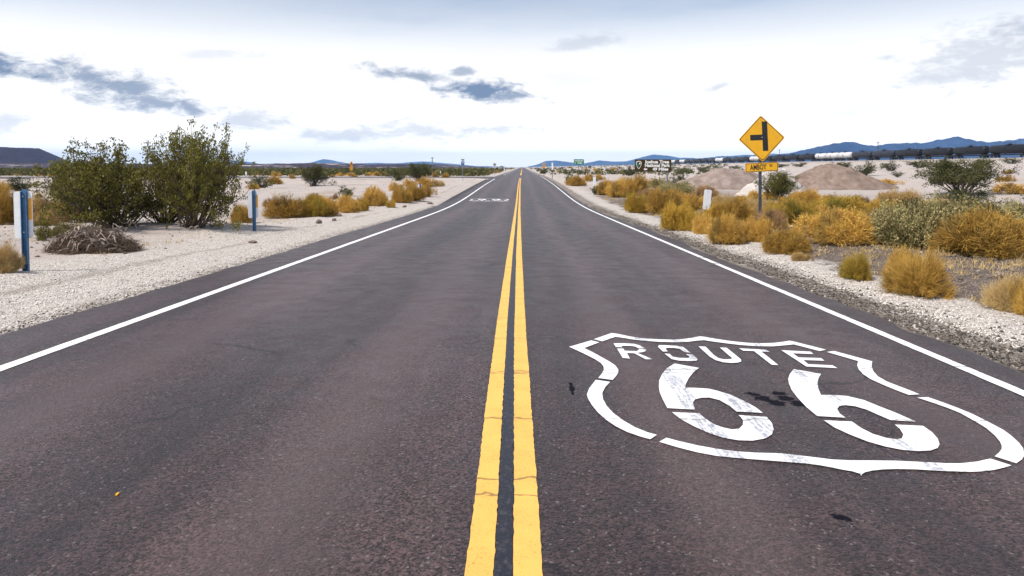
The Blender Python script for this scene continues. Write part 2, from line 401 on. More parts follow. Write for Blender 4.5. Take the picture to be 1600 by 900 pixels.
def f_ground(t, b, o):
    p = pos(t); x, y, z = t.sep(p)
    big = t.noise(p, 0.05, 3, 0.6); mid = t.noise(p, 0.8, 4, 0.6); fine = t.noise(p, 14.0, 3, 0.7)
    st = t.node('ShaderNodeTexVoronoi'); t.put(st.inputs['Vector'], p); st.inputs['Scale'].default_value = 72
    rs = t.sep(st.outputs['Color'])
    sand = t.mix(t.ramp(mid, 0.3, 0.7), (.34, .29, .262), (.46, .405, .375))
    sand = t.mix(t.ramp(big, 0.35, 0.65), sand, (.385, .345, .33))
    sand = t.mix(t.ramp(t.noise(p, 0.22, 4, 0.65), 0.55, 0.72, 0, 0.7), sand, (.24, .19, .155))
    grav = t.mix(rs[0], (.26, .225, .20), (.70, .66, .625))
    grav = t.mix(t.ramp(rs[1], 0.90, 0.93), grav, (.12, .095, .08))
    grav = t.mix(t.ramp(fine, 0.52, 0.68, 0, 0.75), grav, (.19, .16, .14))
    dirt = t.mix(t.ramp(fine, 0.3, 0.7), (.045, .035, .030), (.135, .105, .088))
    dirt = t.mix(t.ramp(rs[0], 0.90, 0.94), dirt, (.34, .29, .25))
    darkg = t.mix(rs[2], (.025, .022, .02), (.30, .255, .215))
    wn = t.math('MULTIPLY', t.math('SUBTRACT', mid, 0.5), 1.6)
    wn2 = t.math('MULTIPLY', t.math('SUBTRACT', t.noise(p, 0.25, 3), 0.5), 3.0)
    xr = t.math('SUBTRACT', t.math('ADD', x, wn), PR)
    near = t.ramp(y, 26.0, 60.0, 1.0, 0.0)
    # right side: dark gravel, white gravel, brown dirt among the shrubs, sand further out
    dzone = t.math('MULTIPLY', t.math('MULTIPLY', t.ramp(t.math('ADD', xr, wn2), 1.3, 2.0), t.ramp(t.math('ADD', xr, wn2), 26.0, 12.0)), t.ramp(y, 75.0, 40.0, 0.0, 1.0))
    col = t.mix(t.math('MULTIPLY', dzone, 0.92), sand, dirt)
    wz = t.math('MULTIPLY', t.ramp(xr, -0.2, 0.2), t.ramp(t.math('ADD', xr, t.math('MULTIPLY', wn, 0.6)), 1.95, 1.45))
    wz = t.math('MULTIPLY', wz, t.ramp(y, 30.0, 90.0, 1.0, 0.4))
    col = t.mix(wz, col, grav)
    bk = t.math('MULTIPLY', t.ramp(x, PR - 0.3, PR), t.ramp(t.math('ADD', x, t.math('MULTIPLY', wn, 0.5)), PR + 0.95, PR + 0.45))
    bk = t.math('MULTIPLY', bk, t.ramp(t.noise(p, 2.6, 4, 0.7), 0.28, 0.48))
    col = t.mix(t.math('MULTIPLY', bk, 0.9), col, darkg)
    # left side: wide pale gravel shoulder
    xl = t.math('SUBTRACT', PL, t.math('ADD', x, wn))
    lz = t.math('MULTIPLY', t.ramp(xl, -0.4, 0.0), t.ramp(t.math('ADD', xl, t.math('MULTIPLY', wn2, 0.4)), 5.2, 3.4))
    lz = t.math('MULTIPLY', lz, t.ramp(y, 24.0, 60.0, 1.0, 0.25))
    col = t.mix(lz, col, grav)
    bl = t.math('MULTIPLY', t.ramp(t.math('ADD', x, t.math('MULTIPLY', wn, 0.3)), PL - 0.55, PL - 0.2), t.ramp(x, PL + 0.3, PL + 0.2))
    bl = t.math('MULTIPLY', bl, t.ramp(t.noise(p, 3.1, 4, 0.7), 0.42, 0.62))
    col = t.mix(t.math('MULTIPLY', bl, 0.75), col, darkg)
    # tyre ruts along the left shoulder
    rut = t.ramp(t.math('ABSOLUTE', t.math('SUBTRACT', t.math('ADD', x, t.math('MULTIPLY', wn2, 0.12)), -7.0)), 0.06, 0.22, 0.55, 0.0)
    rut = t.math('MULTIPLY', rut, t.ramp(t.noise(t.scale(p, (3, .5, 1)), 1.0, 3), 0.4, 0.6))
    col = t.mix(rut, col, (.20, .165, .14))
    t.put(b.inputs['Base Color'], col); b.inputs['Roughness'].default_value = 0.95
    b.inputs['Specular IOR Level'].default_value = 0.15
    h = t.math('ADD', t.math('MULTIPLY', st.outputs['Distance'], -0.7), t.math('MULTIPLY', fine, 1.2))
    bump(t, b, h, 0.02, 0.8)

def f_leaf(t, b, o, a=(.4, .25, .06), c=(.25, .2, .05), d=None, trans=0.10, rough=0.75):
    at_ = t.node('ShaderNodeAttribute'); at_.attribute_name = 'tint'
    oi = t.node('ShaderNodeObjectInfo').outputs['Random']
    v = t.math('ADD', t.math('MULTIPLY', at_.outputs['Fac'], 0.75), t.math('MULTIPLY', t.math('SUBTRACT', oi, 0.5), 1.0), clamp=True)
    col = t.mix(v, a, c)
    if d is not None: col = t.mix(t.ramp(at_.outputs['Fac'], 0.86, 1.0), col, d)
    t.put(b.inputs['Base Color'], col); b.inputs['Roughness'].default_value = rough; b.inputs['Specular IOR Level'].default_value = 0.15
    tr = t.node('ShaderNodeBsdfTranslucent'); t.put(tr.inputs[0], col)
    mx = t.node('ShaderNodeMixShader'); mx.inputs[0].default_value = trans
    t.l.new(b.outputs[0], mx.inputs[1]); t.l.new(tr.outputs[0], mx.inputs[2]); t.l.new(mx.outputs[0], o.inputs[0])

def f_rock(t, b, o, a=(.3, .26, .23), c=(.5, .45, .41), sc=6.0, d=None, spec=0.2):
    p = pos(t); n = t.noise(p, sc, 6, 0.65); m = t.noise(p, sc * 6, 4, 0.7)
    col = t.mix(t.ramp(n, 0.3, 0.7), a, c)
    col = t.mix(t.ramp(m, 0.55, 0.75, 0, 0.6), col, [q * 0.5 for q in a])
    if d is not None: col = t.mix(t.ramp(t.noise(t.scale(p, (1, 1, 4)), sc * 0.6, 5, 0.6), 0.56, 0.64), col, d)
    t.put(b.inputs['Base Color'], col); b.inputs['Roughness'].default_value = 0.95; b.inputs['Specular IOR Level'].default_value = spec
    bump(t, b, t.math('ADD', n, t.math('MULTIPLY', m, 0.5)), 0.25 / sc, 0.7)

M = {}
M['asphalt'] = mat('asphalt', f_asphalt)
M['white_paint'] = mat('white_paint', f_paint, wear=0.75, tyre=True)
M['edge_paint'] = mat('edge_paint', f_paint, c=(.76, .77, .78), wear=0.65)
M['yellow_paint'] = mat('yellow_paint', f_paint, c=(.72, .42, .095), wear=0.75, old=(.30, .16, .04))
M['tar'] = mat('tar', f_tar)
M['ground'] = mat('ground', f_ground)
M['gold'] = mat('gold', f_leaf, a=(.62, .385, .09), c=(.29, .17, .035), d=(.24, .17, .06))
M['straw'] = mat('straw', f_leaf, a=(.60, .44, .20), c=(.42, .27, .10), d=(.30, .22, .12))
M['tan'] = mat('tan', f_leaf, a=(.40, .25, .12), c=(.24, .15, .08), d=(.12, .08, .05))
M['olive_gold'] = mat('olive_gold', f_leaf, a=(.56, .35, .055), c=(.31, .225, .04), d=(.18, .17, .035))
M['green'] = mat('green', f_leaf, a=(.155, .142, .027), c=(.050, .053, .014), d=(.34, .29, .06), trans=0.15, rough=0.6)
M['dark_green'] = mat('dark_green', f_leaf, a=(.085, .085, .028), c=(.045, .052, .018), d=(.13, .11, .035), trans=0.1)
M['sage'] = mat('sage', f_leaf, a=(.42, .36, .17), c=(.22, .19, .08), d=(.14, .11, .045), trans=0.15)
M['bark'] = mat('bark', plain, c=(.10, .075, .06), r=0.9, var=0.4, sc=9.0, spec=0.1)
M['dead_wood'] = mat('dead_wood', plain, c=(.33, .27, .235), r=0.9, var=0.35, sc=7.0, spec=0.1)
M['dry_twig'] = mat('dry_twig', f_leaf, a=(.20, .145, .10), c=(.10, .072, .055), d=(.30, .22, .15), trans=0.1)
M['pebble'] = mat('pebble', f_leaf, a=(.66, .62, .57), c=(.30, .255, .22), d=(.10, .08, .07), trans=0.0, rough=0.95)
M['dark_pebble'] = mat('dark_pebble', f_leaf, a=(.22, .185, .16), c=(.03, .027, .026), d=(.45, .40, .35), trans=0.0, rough=0.95)
M['clod'] = mat('clod', f_leaf, a=(.20, .16, .135), c=(.075, .058, .048), d=(.42, .37, .33), trans=0.0, rough=0.95)
M['stone'] = mat('stone', f_rock, a=(.10, .075, .065), c=(.22, .17, .15), sc=9.0)
M['spoil'] = mat('spoil', f_rock, a=(.19, .145, .125), c=(.31, .25, .222), sc=1.3)
M['pale_spoil'] = mat('pale_spoil', f_rock, a=(.42, .38, .355), c=(.56, .515, .485), sc=1.6)
M['brown_spoil'] = mat('brown_spoil', f_rock, a=(.17, .122, .100), c=(.27, .205, .172), sc=1.5)
M['ballast'] = mat('ballast', f_rock, a=(.22, .19, .17), c=(.36, .32, .29), sc=0.8)
M['basalt'] = mat('basalt', f_rock, a=(.022, .014, .024), c=(.055, .036, .050), sc=0.04, d=(.42, .36, .34))
M['cinder'] = mat('cinder', f_rock, a=(.020, .012, .026), c=(.034, .020, .036), sc=0.06)
M['mountain'] = mat('mountain', f_rock, a=(.008, .026, .095), c=(.045, .075, .17), sc=0.0024)  # blue of distant haze painted into the rock colour, on top of the haze volume
M['steel_blue'] = mat('steel_blue', plain, c=(.035, .115, .235), r=0.5, var=0.25, sc=14.0)
M['steel_dark'] = mat('steel_dark', plain, c=(.06, .07, .085), r=0.5, var=0.3, sc=14.0, metal=0.3)
M['galv'] = mat('galv', plain, c=(.22, .23, .25), r=0.45, var=0.2, sc=9.0, metal=0.5)
M['rust'] = mat('rust', plain, c=(.15, .10, .075), r=0.8, var=0.3, sc=12.0)
M['white_sheet'] = mat('white_sheet', plain, c=(.74, .76, .78), r=0.4, var=0.06, sc=8.0)
M['amber_sheet'] = mat('amber_sheet', plain, c=(.80, .36, .02), r=0.35, var=0.06, sc=8.0)
M['sign_yellow'] = mat('sign_yellow', plain, c=(.83, .42, .006), r=0.4, var=0.06, sc=4.0)
M['sign_black'] = mat('sign_black', plain, c=(.012, .012, .013), r=0.45, var=0.2, sc=8.0)
M['sign_brown'] = mat('sign_brown', plain, c=(.050, .028, .007), r=0.6, spec=0.2, var=0.12, sc=3.0)
M['sign_white'] = mat('sign_white', plain, c=(.80, .80, .78), r=0.45, var=0.04, sc=5.0)
M['sign_green'] = mat('sign_green', plain, c=(.0, .15, .085), r=0.4, var=0.10, sc=3.0)
M['sign_blue'] = mat('sign_blue', plain, c=(.05, .11, .30), r=0.4, var=0.1, sc=5.0)
M['sign_back'] = mat('sign_back', plain, c=(.24, .23, .18), r=0.5, var=0.15, sc=5.0)
M['orange_sheet'] = mat('orange_sheet', plain, c=(.78, .32, .01), r=0.4, var=0.06, sc=5.0)
M['car_black'] = mat('car_black', plain, c=(.010, .010, .013), r=0.5, var=0.4, sc=0.5, spec=0.25)
M['car_white'] = mat('car_white', plain, c=(.55, .55, .56), r=0.5, var=0.15, sc=0.5)
M['car_grey'] = mat('car_grey', plain, c=(.022, .025, .034), r=0.5, var=0.3, spec=0.3, sc=0.5)
M['car_under'] = mat('car_under', plain, c=(.018, .015, .014), r=0.8, var=0.3, sc=1.5)
M['timber'] = mat('timber', plain, c=(.075, .05, .035), r=0.9, var=0.3, sc=1.5)
M['plastic'] = mat('plastic', plain, c=(.74, .73, .70), r=0.5, var=0.08, sc=6.0)

# ------------------------------------------------------------------ setting: ground, road, paint
def grid(xs, ys, zf):
    X, Y = np.meshgrid(xs, ys); Z = zf(X, Y)
    v = np.stack([X.ravel(), Y.ravel(), Z.ravel()], 1)
    nx, ny = len(xs), len(ys)
    i = np.arange((ny - 1) * (nx - 1)); r = i // (nx - 1); c = i % (nx - 1); a = r * nx + c
    return v, np.stack([a, a + 1, a + 1 + nx, a + nx], 1)
def lin(a, b, s): return np.arange(a, b, s)
far = 60.0 * (12000 / 60.0) ** (np.arange(1, 46) / 45.0)
xs = np.concatenate([-far[::-1], lin(-60, -16, 1.0), lin(-16, -5.8, 0.17), lin(-5.8, -4.7, 0.07), lin(-4.7, 3.5, 1.6), lin(3.5, 5.0, 0.07),
                     lin(5.0, 13.0, 0.14), lin(13.0, 30.0, 0.5), lin(30, 60, 1.2), far])
ys = np.concatenate([lin(-60, 2, 4.0), lin(2, 30, 0.15), lin(30, 60, 0.4), lin(60, 135, 1.0), 135.0 * (12000 / 135.0) ** (np.arange(0, 80) / 79.0)])
v, f = grid(xs, ys, gz)
tag(link('ground', mesh('ground', v, f, smooth=True), M['ground']), kind='structure')

RY = np.concatenate([lin(-20, 40, 0.5), lin(40, 140, 1.0), 140.0 * (2600 / 140.0) ** (np.arange(0, 70) / 69.0)])
EL, ER = edge_l(RY), edge_r(RY)
ELs = np.where(RY > 100, np.maximum(EL, -5.4), EL)
cols = [ELs, ELs + 0.03, np.full_like(RY, -3.0), np.full_like(RY, 0.0), np.full_like(RY, 2.5), ER - 0.03, ER]
# finer rows near the camera so that the broken pavement edge reads
RYf = np.concatenate([lin(-20, 3, 0.5), lin(3, 30, 0.06), RY[RY >= 30]])
ELf, ERf = edge_l(RYf), edge_r(RYf)
cols = [(ELf - 0.02, -0.14), (ELf, -0.012), (ELf + 0.04, 0.0), (ELf * 0 - 3.0, 0), (ELf * 0, 0), (ELf * 0 + 2.5, 0), (ERf - 0.05, 0.0), (ERf, -0.012), (ERf + 0.02, -0.14)]
v = np.stack([np.stack([c, RYf, zr(RYf) + dz_], 1) for c, dz_ in cols], 1).reshape(-1, 3)
n = len(cols); k = len(RYf)
f = np.array([(r * n + c, r * n + c + 1, (r + 1) * n + c + 1, (r + 1) * n + c) for r in range(k - 1) for c in range(n - 1)])
road = tag(link('road', mesh('road', v, f), M['asphalt']), kind='structure')

def strip(name, x0, x1, ys_, m, parent, dz_=0.004, label=None):
    """painted strip on the road; x0, x1 are functions of y"""
    ys_ = np.asarray(ys_, float)
    a = ys_ * 0 + x0(ys_); b = ys_ * 0 + x1(ys_)
    z = zr(ys_) + dz_
    v = np.stack([np.stack([a, ys_, z], 1), np.stack([b, ys_, z], 1)], 1).reshape(-1, 3)
    i = np.arange(len(ys_) - 1) * 2
    o = link(name, mesh(name, v, np.stack([i, i + 1, i + 3, i + 2], 1)), m, parent)
    return tag(o, label)
def xc(y): return np.interp(y, [-20, 2.8, 6.8, 14, 36, 73, 115, 300, 2600], [-.06, -.072, -.115, -.16, -.25, -.34, -.33, -.3, -.3])
def rag(y, s): return 0.006 * vnoise(y * 26.0, y * 0 + s, 51) + 0.005 * vnoise(y * 1.1, y * 0 + s, 52)
YN = np.concatenate([lin(-10, 2, 0.5), lin(2, 14, 0.02), lin(14, 40, 0.25), lin(40, 112, 1.0)])
YF = np.concatenate([lin(150, 200, 5.0), RY[RY > 200]])
strip('yellow_line', lambda y: xc(y) - 0.150 + rag(y, 1), lambda y: xc(y) - 0.040 + rag(y, 2), YN, M['yellow_paint'], road, label='left yellow stripe of the double centre line')
strip('yellow_line', lambda y: xc(y) + 0.036 + rag(y, 3), lambda y: xc(y) + 0.152 + rag(y, 4), YN, M['yellow_paint'], road, label='right yellow stripe of the double centre line')
strip('tar_seam', lambda y: xc(y) - 0.042 + 3 * rag(y, 5), lambda y: xc(y) + 0.038 + 3 * rag(y, 6), YN, M['tar'], road, dz_=0.0025, label='black sealed seam between the two yellow stripes')
strip('yellow_line', lambda y: xc(y) - 0.15, lambda y: xc(y) + 0.15, YF, M['yellow_paint'], road)
el_ = np.concatenate([lin(-10, 14, 0.1), lin(14, 40, 0.5), lin(40, 104, 1.0)])
strip('edge_line', lambda y: XL - 0.07 + rag(y, 7), lambda y: XL + 0.06 + rag(y, 8), el_, M['edge_paint'], road, label='left white edge line')
strip('edge_line', lambda y: XR - 0.05 + rag(y, 9), lambda y: XR + 0.05 + rag(y, 10), np.concatenate([el_, lin(104, 140, 1.0)]), M['edge_paint'], road, label='right white edge line')
strip('edge_line', lambda y: XL - 0.06, lambda y: XL + 0.06, YF, M['edge_paint'], road)
strip('edge_line', lambda y: XR - 0.05, lambda y: XR + 0.05, YF, M['edge_paint'], road)
# the left edge line turns into the side road
t_ = np.linspace(0, 1, 18) * math.pi / 2
va = []
for q in t_:
    for r_ in (6.0 - 0.065, 6.0 + 0.065):
        X = XL - 6.0 + r_ * math.cos(q); Y = 103.0 + r_ * math.sin(q); va.append((X, Y, float(zr(Y)) + 0.012))
i = np.arange(17) * 2
link('edge_line', mesh('edge_line', va, np.stack([i, i + 1, i + 3, i + 2], 1)), M['edge_paint'], road)

SHIELD = [
    ('outline_stroke1', [(0.68, 6.492), (0.885, 6.755), (0.933, 6.725), (1.045, 6.6), (1.153, 6.527), (1.3, 6.48), (1.434, 6.468), (1.561, 6.507), (1.716, 6.608), (1.755, 6.592), (1.849, 6.499), (1.974, 6.402), (2.09, 6.345), (2.217, 6.326), (2.33, 6.341), (2.435, 6.383), (2.516, 6.429), (2.551, 6.383), (2.706, 6.084), (2.628, 6.033), (2.498, 6.281), (2.42, 6.252), (2.281, 6.208), (2.142, 6.212), (2.016, 6.252), (1.903, 6.315), (1.791, 6.391), (1.717, 6.452), (1.652, 6.433), (1.549, 6.383), (1.437, 6.364), (1.28, 6.383), (1.136, 6.429), (1.028, 6.492), (0.947, 6.559), (0.9, 6.588), (0.748, 6.402)]),
    ('outline_stroke2', [(0.425, 6.19), (0.649, 6.441), (0.72, 6.364), (0.557, 6.144), (0.614, 6.006), (0.677, 5.825), (0.725, 5.686), (0.757, 5.567), (0.766, 5.439), (0.75, 5.344), (0.721, 5.252), (0.682, 5.155), (0.579, 5.206), (0.618, 5.317), (0.651, 5.439), (0.659, 5.538), (0.648, 5.641), (0.613, 5.762), (0.526, 5.972)]),
    ('outline_stroke3', [(0.556, 5.158), (0.657, 5.106), (0.607, 4.982), (0.571, 4.857), (0.565, 4.821), (0.556, 4.707), (0.564, 4.56), (0.588, 4.421), (0.634, 4.279), (0.687, 4.164), (0.749, 4.077), (0.798, 4.038), (0.744, 3.968), (0.692, 4.011), (0.628, 4.083), (0.572, 4.179), (0.524, 4.302), (0.49, 4.434), (0.467, 4.573), (0.454, 4.707), (0.455, 4.806), (0.485, 4.947)]),
    ('outline_stroke4', [(0.788, 3.929), (0.842, 3.991), (0.901, 3.942), (0.995, 3.875), (1.09, 3.825), (1.186, 3.789), (1.287, 3.771), (1.425, 3.762), (1.549, 3.722), (1.669, 3.679), (1.766, 3.666), (1.869, 3.666), (2.005, 3.662), (2.132, 3.646), (2.259, 3.629), (2.327, 3.629), (2.374, 3.638), (2.435, 3.652), (2.484, 3.673), (2.53, 3.69), (2.581, 3.602), (2.521, 3.574), (2.452, 3.546), (2.386, 3.529), (2.32, 3.522), (2.239, 3.524), (2.143, 3.537), (2.048, 3.552), (1.947, 3.557), (1.877, 3.552), (1.817, 3.538), (1.767, 3.518), (1.743, 3.498), (1.727, 3.476), (1.729, 3.501), (1.706, 3.528), (1.663, 3.549), (1.622, 3.576), (1.568, 3.605), (1.509, 3.626), (1.415, 3.646), (1.319, 3.666), (1.255, 3.679), (1.158, 3.7), (1.061, 3.726), (0.969, 3.775), (0.879, 3.844)]),
    ('outline_stroke5', [(2.738, 4.735), (2.819, 4.744), (2.852, 4.639), (2.881, 4.521), (2.901, 4.397), (2.904, 4.257), (2.902, 4.12), (2.88, 4.016), (2.847, 3.912), (2.81, 3.83), (2.771, 3.768), (2.736, 3.724), (2.694, 3.681), (2.626, 3.629), (2.574, 3.721), (2.636, 3.774), (2.685, 3.824), (2.718, 3.871), (2.75, 3.93), (2.786, 4.023), (2.818, 4.146), (2.828, 4.257), (2.834, 4.421), (2.814, 4.521), (2.784, 4.612)]),
    ('outline_stroke6', [(2.678, 6.003), (2.757, 6.04), (2.916, 5.688), (2.842, 5.557), (2.777, 5.407), (2.734, 5.248), (2.732, 5.113), (2.756, 5.002), (2.779, 4.91), (2.797, 4.806), (2.713, 4.792), (2.684, 4.903), (2.66, 5.033), (2.641, 5.18), (2.651, 5.317), (2.688, 5.462), (2.736, 5.577), (2.802, 5.696)]),
    ('R1', [(0.846, 6.326), (0.949, 6.326), (1.034, 6.304), (1.076, 6.241), (1.104, 6.126), (1.045, 6.133), (1.025, 6.197), (0.986, 6.226), (0.899, 6.226), (0.906, 6.172), (0.847, 6.18)]),
    ('R2', [(0.85, 6.126), (0.906, 6.126), (0.907, 6.046), (0.957, 6.04), (1.015, 6.033), (1.049, 6.109), (1.106, 6.091), (1.091, 6.033), (1.06, 5.999), (1.005, 5.972), (1.098, 5.756), (1.041, 5.756), (0.977, 5.955), (0.915, 5.965), (0.911, 5.778), (0.853, 5.8)]),
    ('O1', [(1.23, 6.197), (1.254, 6.252), (1.307, 6.252), (1.406, 6.226), (1.457, 6.18), (1.472, 5.979), (1.426, 5.996), (1.411, 6.116), (1.363, 6.151), (1.303, 6.151), (1.281, 6.109), (1.284, 6.023), (1.24, 6.016)]),
    ('O2', [(1.239, 5.949), (1.282, 5.932), (1.286, 5.841), (1.327, 5.803), (1.406, 5.794), (1.43, 5.825), (1.422, 5.929), (1.475, 5.922), (1.48, 5.762), (1.458, 5.71), (1.407, 5.698), (1.314, 5.71), (1.261, 5.762)]),
    ('U1', [(1.602, 6.205), (1.663, 6.197), (1.655, 5.906), (1.664, 5.794), (1.701, 5.753), (1.761, 5.762), (1.782, 5.794), (1.781, 5.857), (1.783, 6.162), (1.841, 6.155), (1.843, 5.857), (1.841, 5.747), (1.823, 5.686), (1.782, 5.649), (1.722, 5.638), (1.666, 5.661), (1.622, 5.731), (1.604, 5.841)]),
    ('T1', [(1.947, 6.133), (2.167, 6.084), (2.179, 5.999), (2.107, 6.012), (2.09, 5.573), (2.039, 5.582), (2.047, 6.033), (1.958, 6.046)]),
    ('E1', [(2.301, 6.067), (2.539, 6.012), (2.528, 5.929), (2.36, 5.955), (2.353, 5.816), (2.536, 5.794), (2.526, 5.707), (2.359, 5.731), (2.346, 5.602), (2.53, 5.567), (2.53, 5.481), (2.3, 5.529)]),
    ('6a1', [(1.254, 5.62), (1.421, 5.49), (1.349, 5.371), (1.273, 5.213), (1.206, 5.041), (1.184, 4.959), (1.246, 4.959), (1.351, 4.936), (1.394, 4.892), (1.459, 4.806), (1.517, 4.653), (1.547, 4.534), (1.558, 4.421), (1.396, 4.446), (1.385, 4.56), (1.351, 4.68), (1.296, 4.735), (1.241, 4.73), (1.188, 4.694), (1.156, 4.626), (1.134, 4.483), (0.96, 4.514), (0.965, 4.68), (0.977, 4.85), (0.995, 4.971), (1.03, 5.138), (1.089, 5.317), (1.161, 5.481)]),
    ('6a2', [(0.972, 4.434), (1.142, 4.414), (1.156, 4.314), (1.184, 4.212), (1.223, 4.157), (1.268, 4.125), (1.314, 4.136), (1.357, 4.201), (1.384, 4.279), (1.39, 4.337), (1.387, 4.378), (1.555, 4.344), (1.548, 4.234), (1.519, 4.125), (1.477, 4.042), (1.418, 3.981), (1.331, 3.946), (1.252, 3.952), (1.175, 3.991), (1.107, 4.073), (1.05, 4.179), (1, 4.302)]),
    ('6b1', [(2.168, 5.453), (2.327, 5.317), (2.263, 5.213), (2.199, 5.089), (2.145, 4.947), (2.096, 4.792), (2.174, 4.792), (2.271, 4.769), (2.342, 4.68), (2.376, 4.56), (2.42, 4.421), (2.456, 4.261), (2.313, 4.284), (2.285, 4.385), (2.261, 4.483), (2.218, 4.552), (2.16, 4.573), (2.112, 4.552), (2.073, 4.496), (2.05, 4.409), (2.05, 4.33), (1.884, 4.361), (1.887, 4.534), (1.908, 4.735), (1.937, 4.91), (1.978, 5.065), (2.021, 5.188), (2.084, 5.317)]),
    ('6b2', [(1.892, 4.286), (2.057, 4.261), (2.06, 4.146), (2.081, 4.052), (2.125, 3.991), (2.172, 3.968), (2.213, 3.981), (2.256, 4.042), (2.287, 4.136), (2.295, 4.207), (2.456, 4.185), (2.449, 4.083), (2.422, 3.981), (2.38, 3.894), (2.335, 3.838), (2.273, 3.802), (2.197, 3.793), (2.121, 3.811), (2.053, 3.857), (1.99, 3.932), (1.939, 4.042), (1.901, 4.157)]),
]

def poly(name, pts, parent, m, T=None):
    P_ = [(T(p) if T else p) for p in pts]
    return link(name, mesh(name, [(p[0], p[1], float(zr(p[1])) + 0.005) for p in P_], [list(range(len(P_)))][:1]), m, parent)
def shield(parent_label, T=None):
    e = empty('route_shield', (0, 0, 0), 0, parent=road); e['label'] = parent_label
    names = {'o': 'outline_stroke', '6': 'numeral'}
    for nm, pts in SHIELD:
        poly(names.get(nm[0], 'letter'), pts, e, M['white_paint'] if T is None else M['edge_paint'], T)
    return e
shield('white painted ROUTE 66 shield in the right lane')
shield('small white painted shield upside down in the left lane far ahead', lambda p: (-2.30 - 1.12 * (p[0] - 1.67), 47.6 - 1.12 * (p[1] - 5.1)))

# side road to the left and the low asphalt kerb that turns into it
xs = np.concatenate([-5.3 - 220 * (1 - np.linspace(0, 1, 40)) ** 2.0])
v, f = grid(xs, np.array([109.0, 113.0, 118.0, 123.0, 127.0]), lambda X, Y: zr(Y) + 0.006 - 0.0004 * (X + 5.3) * 0)
tag(link('side_road', mesh('side_road', v, f), M['asphalt']), kind='structure')
kp = [(-5.02, y) for y in lin(40, 97, 1.5)] + [(-5.02 - 9 + 9 * math.cos(q), 97 + 9 * math.sin(q)) for q in np.linspace(0, math.pi / 2, 14)] + [(x_, 106.0) for x_ in lin(-16, -80, -4.0)]
va = []; fa = []
for i, (X, Y) in enumerate(kp):
    a = kp[max(i - 1, 0)]; b = kp[min(i + 1, len(kp) - 1)]; tv = Vector((b[0] - a[0], b[1] - a[1])).normalized(); nv = Vector((-tv.y, tv.x))
    hh = 0.14 * min(1, i / 6)
    for (o_, z_) in ((-0.02, -0.05), (0.04, hh), (0.22, hh), (0.36, -0.05)):
        va.append((X + nv.x * o_, Y + nv.y * o_, float(zr(Y)) + z_))
for i in range(len(kp) - 1):
    for c in range(3): fa.append((i * 4 + c, i * 4 + c + 1, i * 4 + 5 + c, i * 4 + 4 + c))
tag(link('kerb', mesh('kerb', va, fa), mat('kerb', f_rock, a=(.30, .27, .25), c=(.42, .38, .36), sc=4.0)), kind='structure')

# spoil heaps right of the road
def heap(name, c, rx, ry, h, m, seed, rot=0.0, flat=0.0, ridge=1.0):
    us = np.linspace(-1.25, 1.25, 56)
    U, V = np.meshgrid(us, us); q = np.sqrt(U * U + V * V)
    q = q + 0.16 * fbm(U * 2.2 + seed, V * 2.2, 3, seed) 
    hz = np.clip(1 - np.clip(q, 0, 2) ** 1.05, -0.25, 1)
    ang = np.arctan2(V, U); hz = hz - 0.16 * np.abs(fbm(ang * 4.2 + seed, q * 0.8, 3, seed + 7)) * sstep(0.15, 0.6, q) * (hz > 0)
    hz = np.minimum(hz, 1 - flat + 0.15 * hz) * h
    hz = hz * (1 + 0.12 * fbm(U * 5, V * 5, 3, seed + 3)) + 0.11 * h * fbm(U * 11, V * 11, 3, seed + 5) * (hz > 0)
    X = c.x + (U * rx) * math.cos(rot) - (V * ry) * math.sin(rot); Y = c.y + (U * rx) * math.sin(rot) + (V * ry) * math.cos(rot)
    Z = gz(X, Y) + hz
    n_ = len(us); i = np.arange((n_ - 1) ** 2); r = i // (n_ - 1); k_ = i % (n_ - 1); a = r * n_ + k_
    o = link(name, mesh(name, np.stack([X.ravel(), Y.ravel(), Z.ravel()], 1), np.stack([a, a + 1, a + 1 + n_, a + n_], 1), smooth=True), m)
    return tag(o, kind='structure')
def heap_at(name, px, py, wpx, hpx, m, seed, deep=0.8, **kw):
    c = at(px, py); s = c.y / FPX; rx = wpx * s / 2; ry = rx * deep
    c.y += ry; c.x = (px - HX) / FPX * c.y
    return heap(name, c, rx, ry, hpx * s * 1.12, m, seed, **kw)
heap_at('dirt_mound', 1140, 297, 215, 34, M['spoil'], 3, deep=0.5, flat=0.35)
heap_at('dirt_mound', 1208, 307, 128, 42, M['pale_spoil'], 8, deep=0.45, flat=0.25)
heap_at('dirt_mound', 1300, 297, 225, 37, M['brown_spoil'], 12, deep=0.6)

# railway bank
RX, RZ = 165.0, 4.6
rb = np.array([60, 120, 180, 240, 300, 360, 440, 520, 640, 800, 1000, 1400, 2000, 3000.0])
va = []; fa = []
for y in rb:
    for (dx_, z_) in ((-6.5, RZ - 3.2), (-2.4, RZ), (2.4, RZ), (6.5, RZ - 3.2)): va.append((RX + dx_, y, z_))
for i in range(len(rb) - 1):
    for c in range(3): fa.append((i * 4 + c, i * 4 + c + 1, i * 4 + 5 + c, i * 4 + 4 + c))
tag(link('railway_bank', mesh('railway_bank', va, fa), M['ballast']), kind='structure')

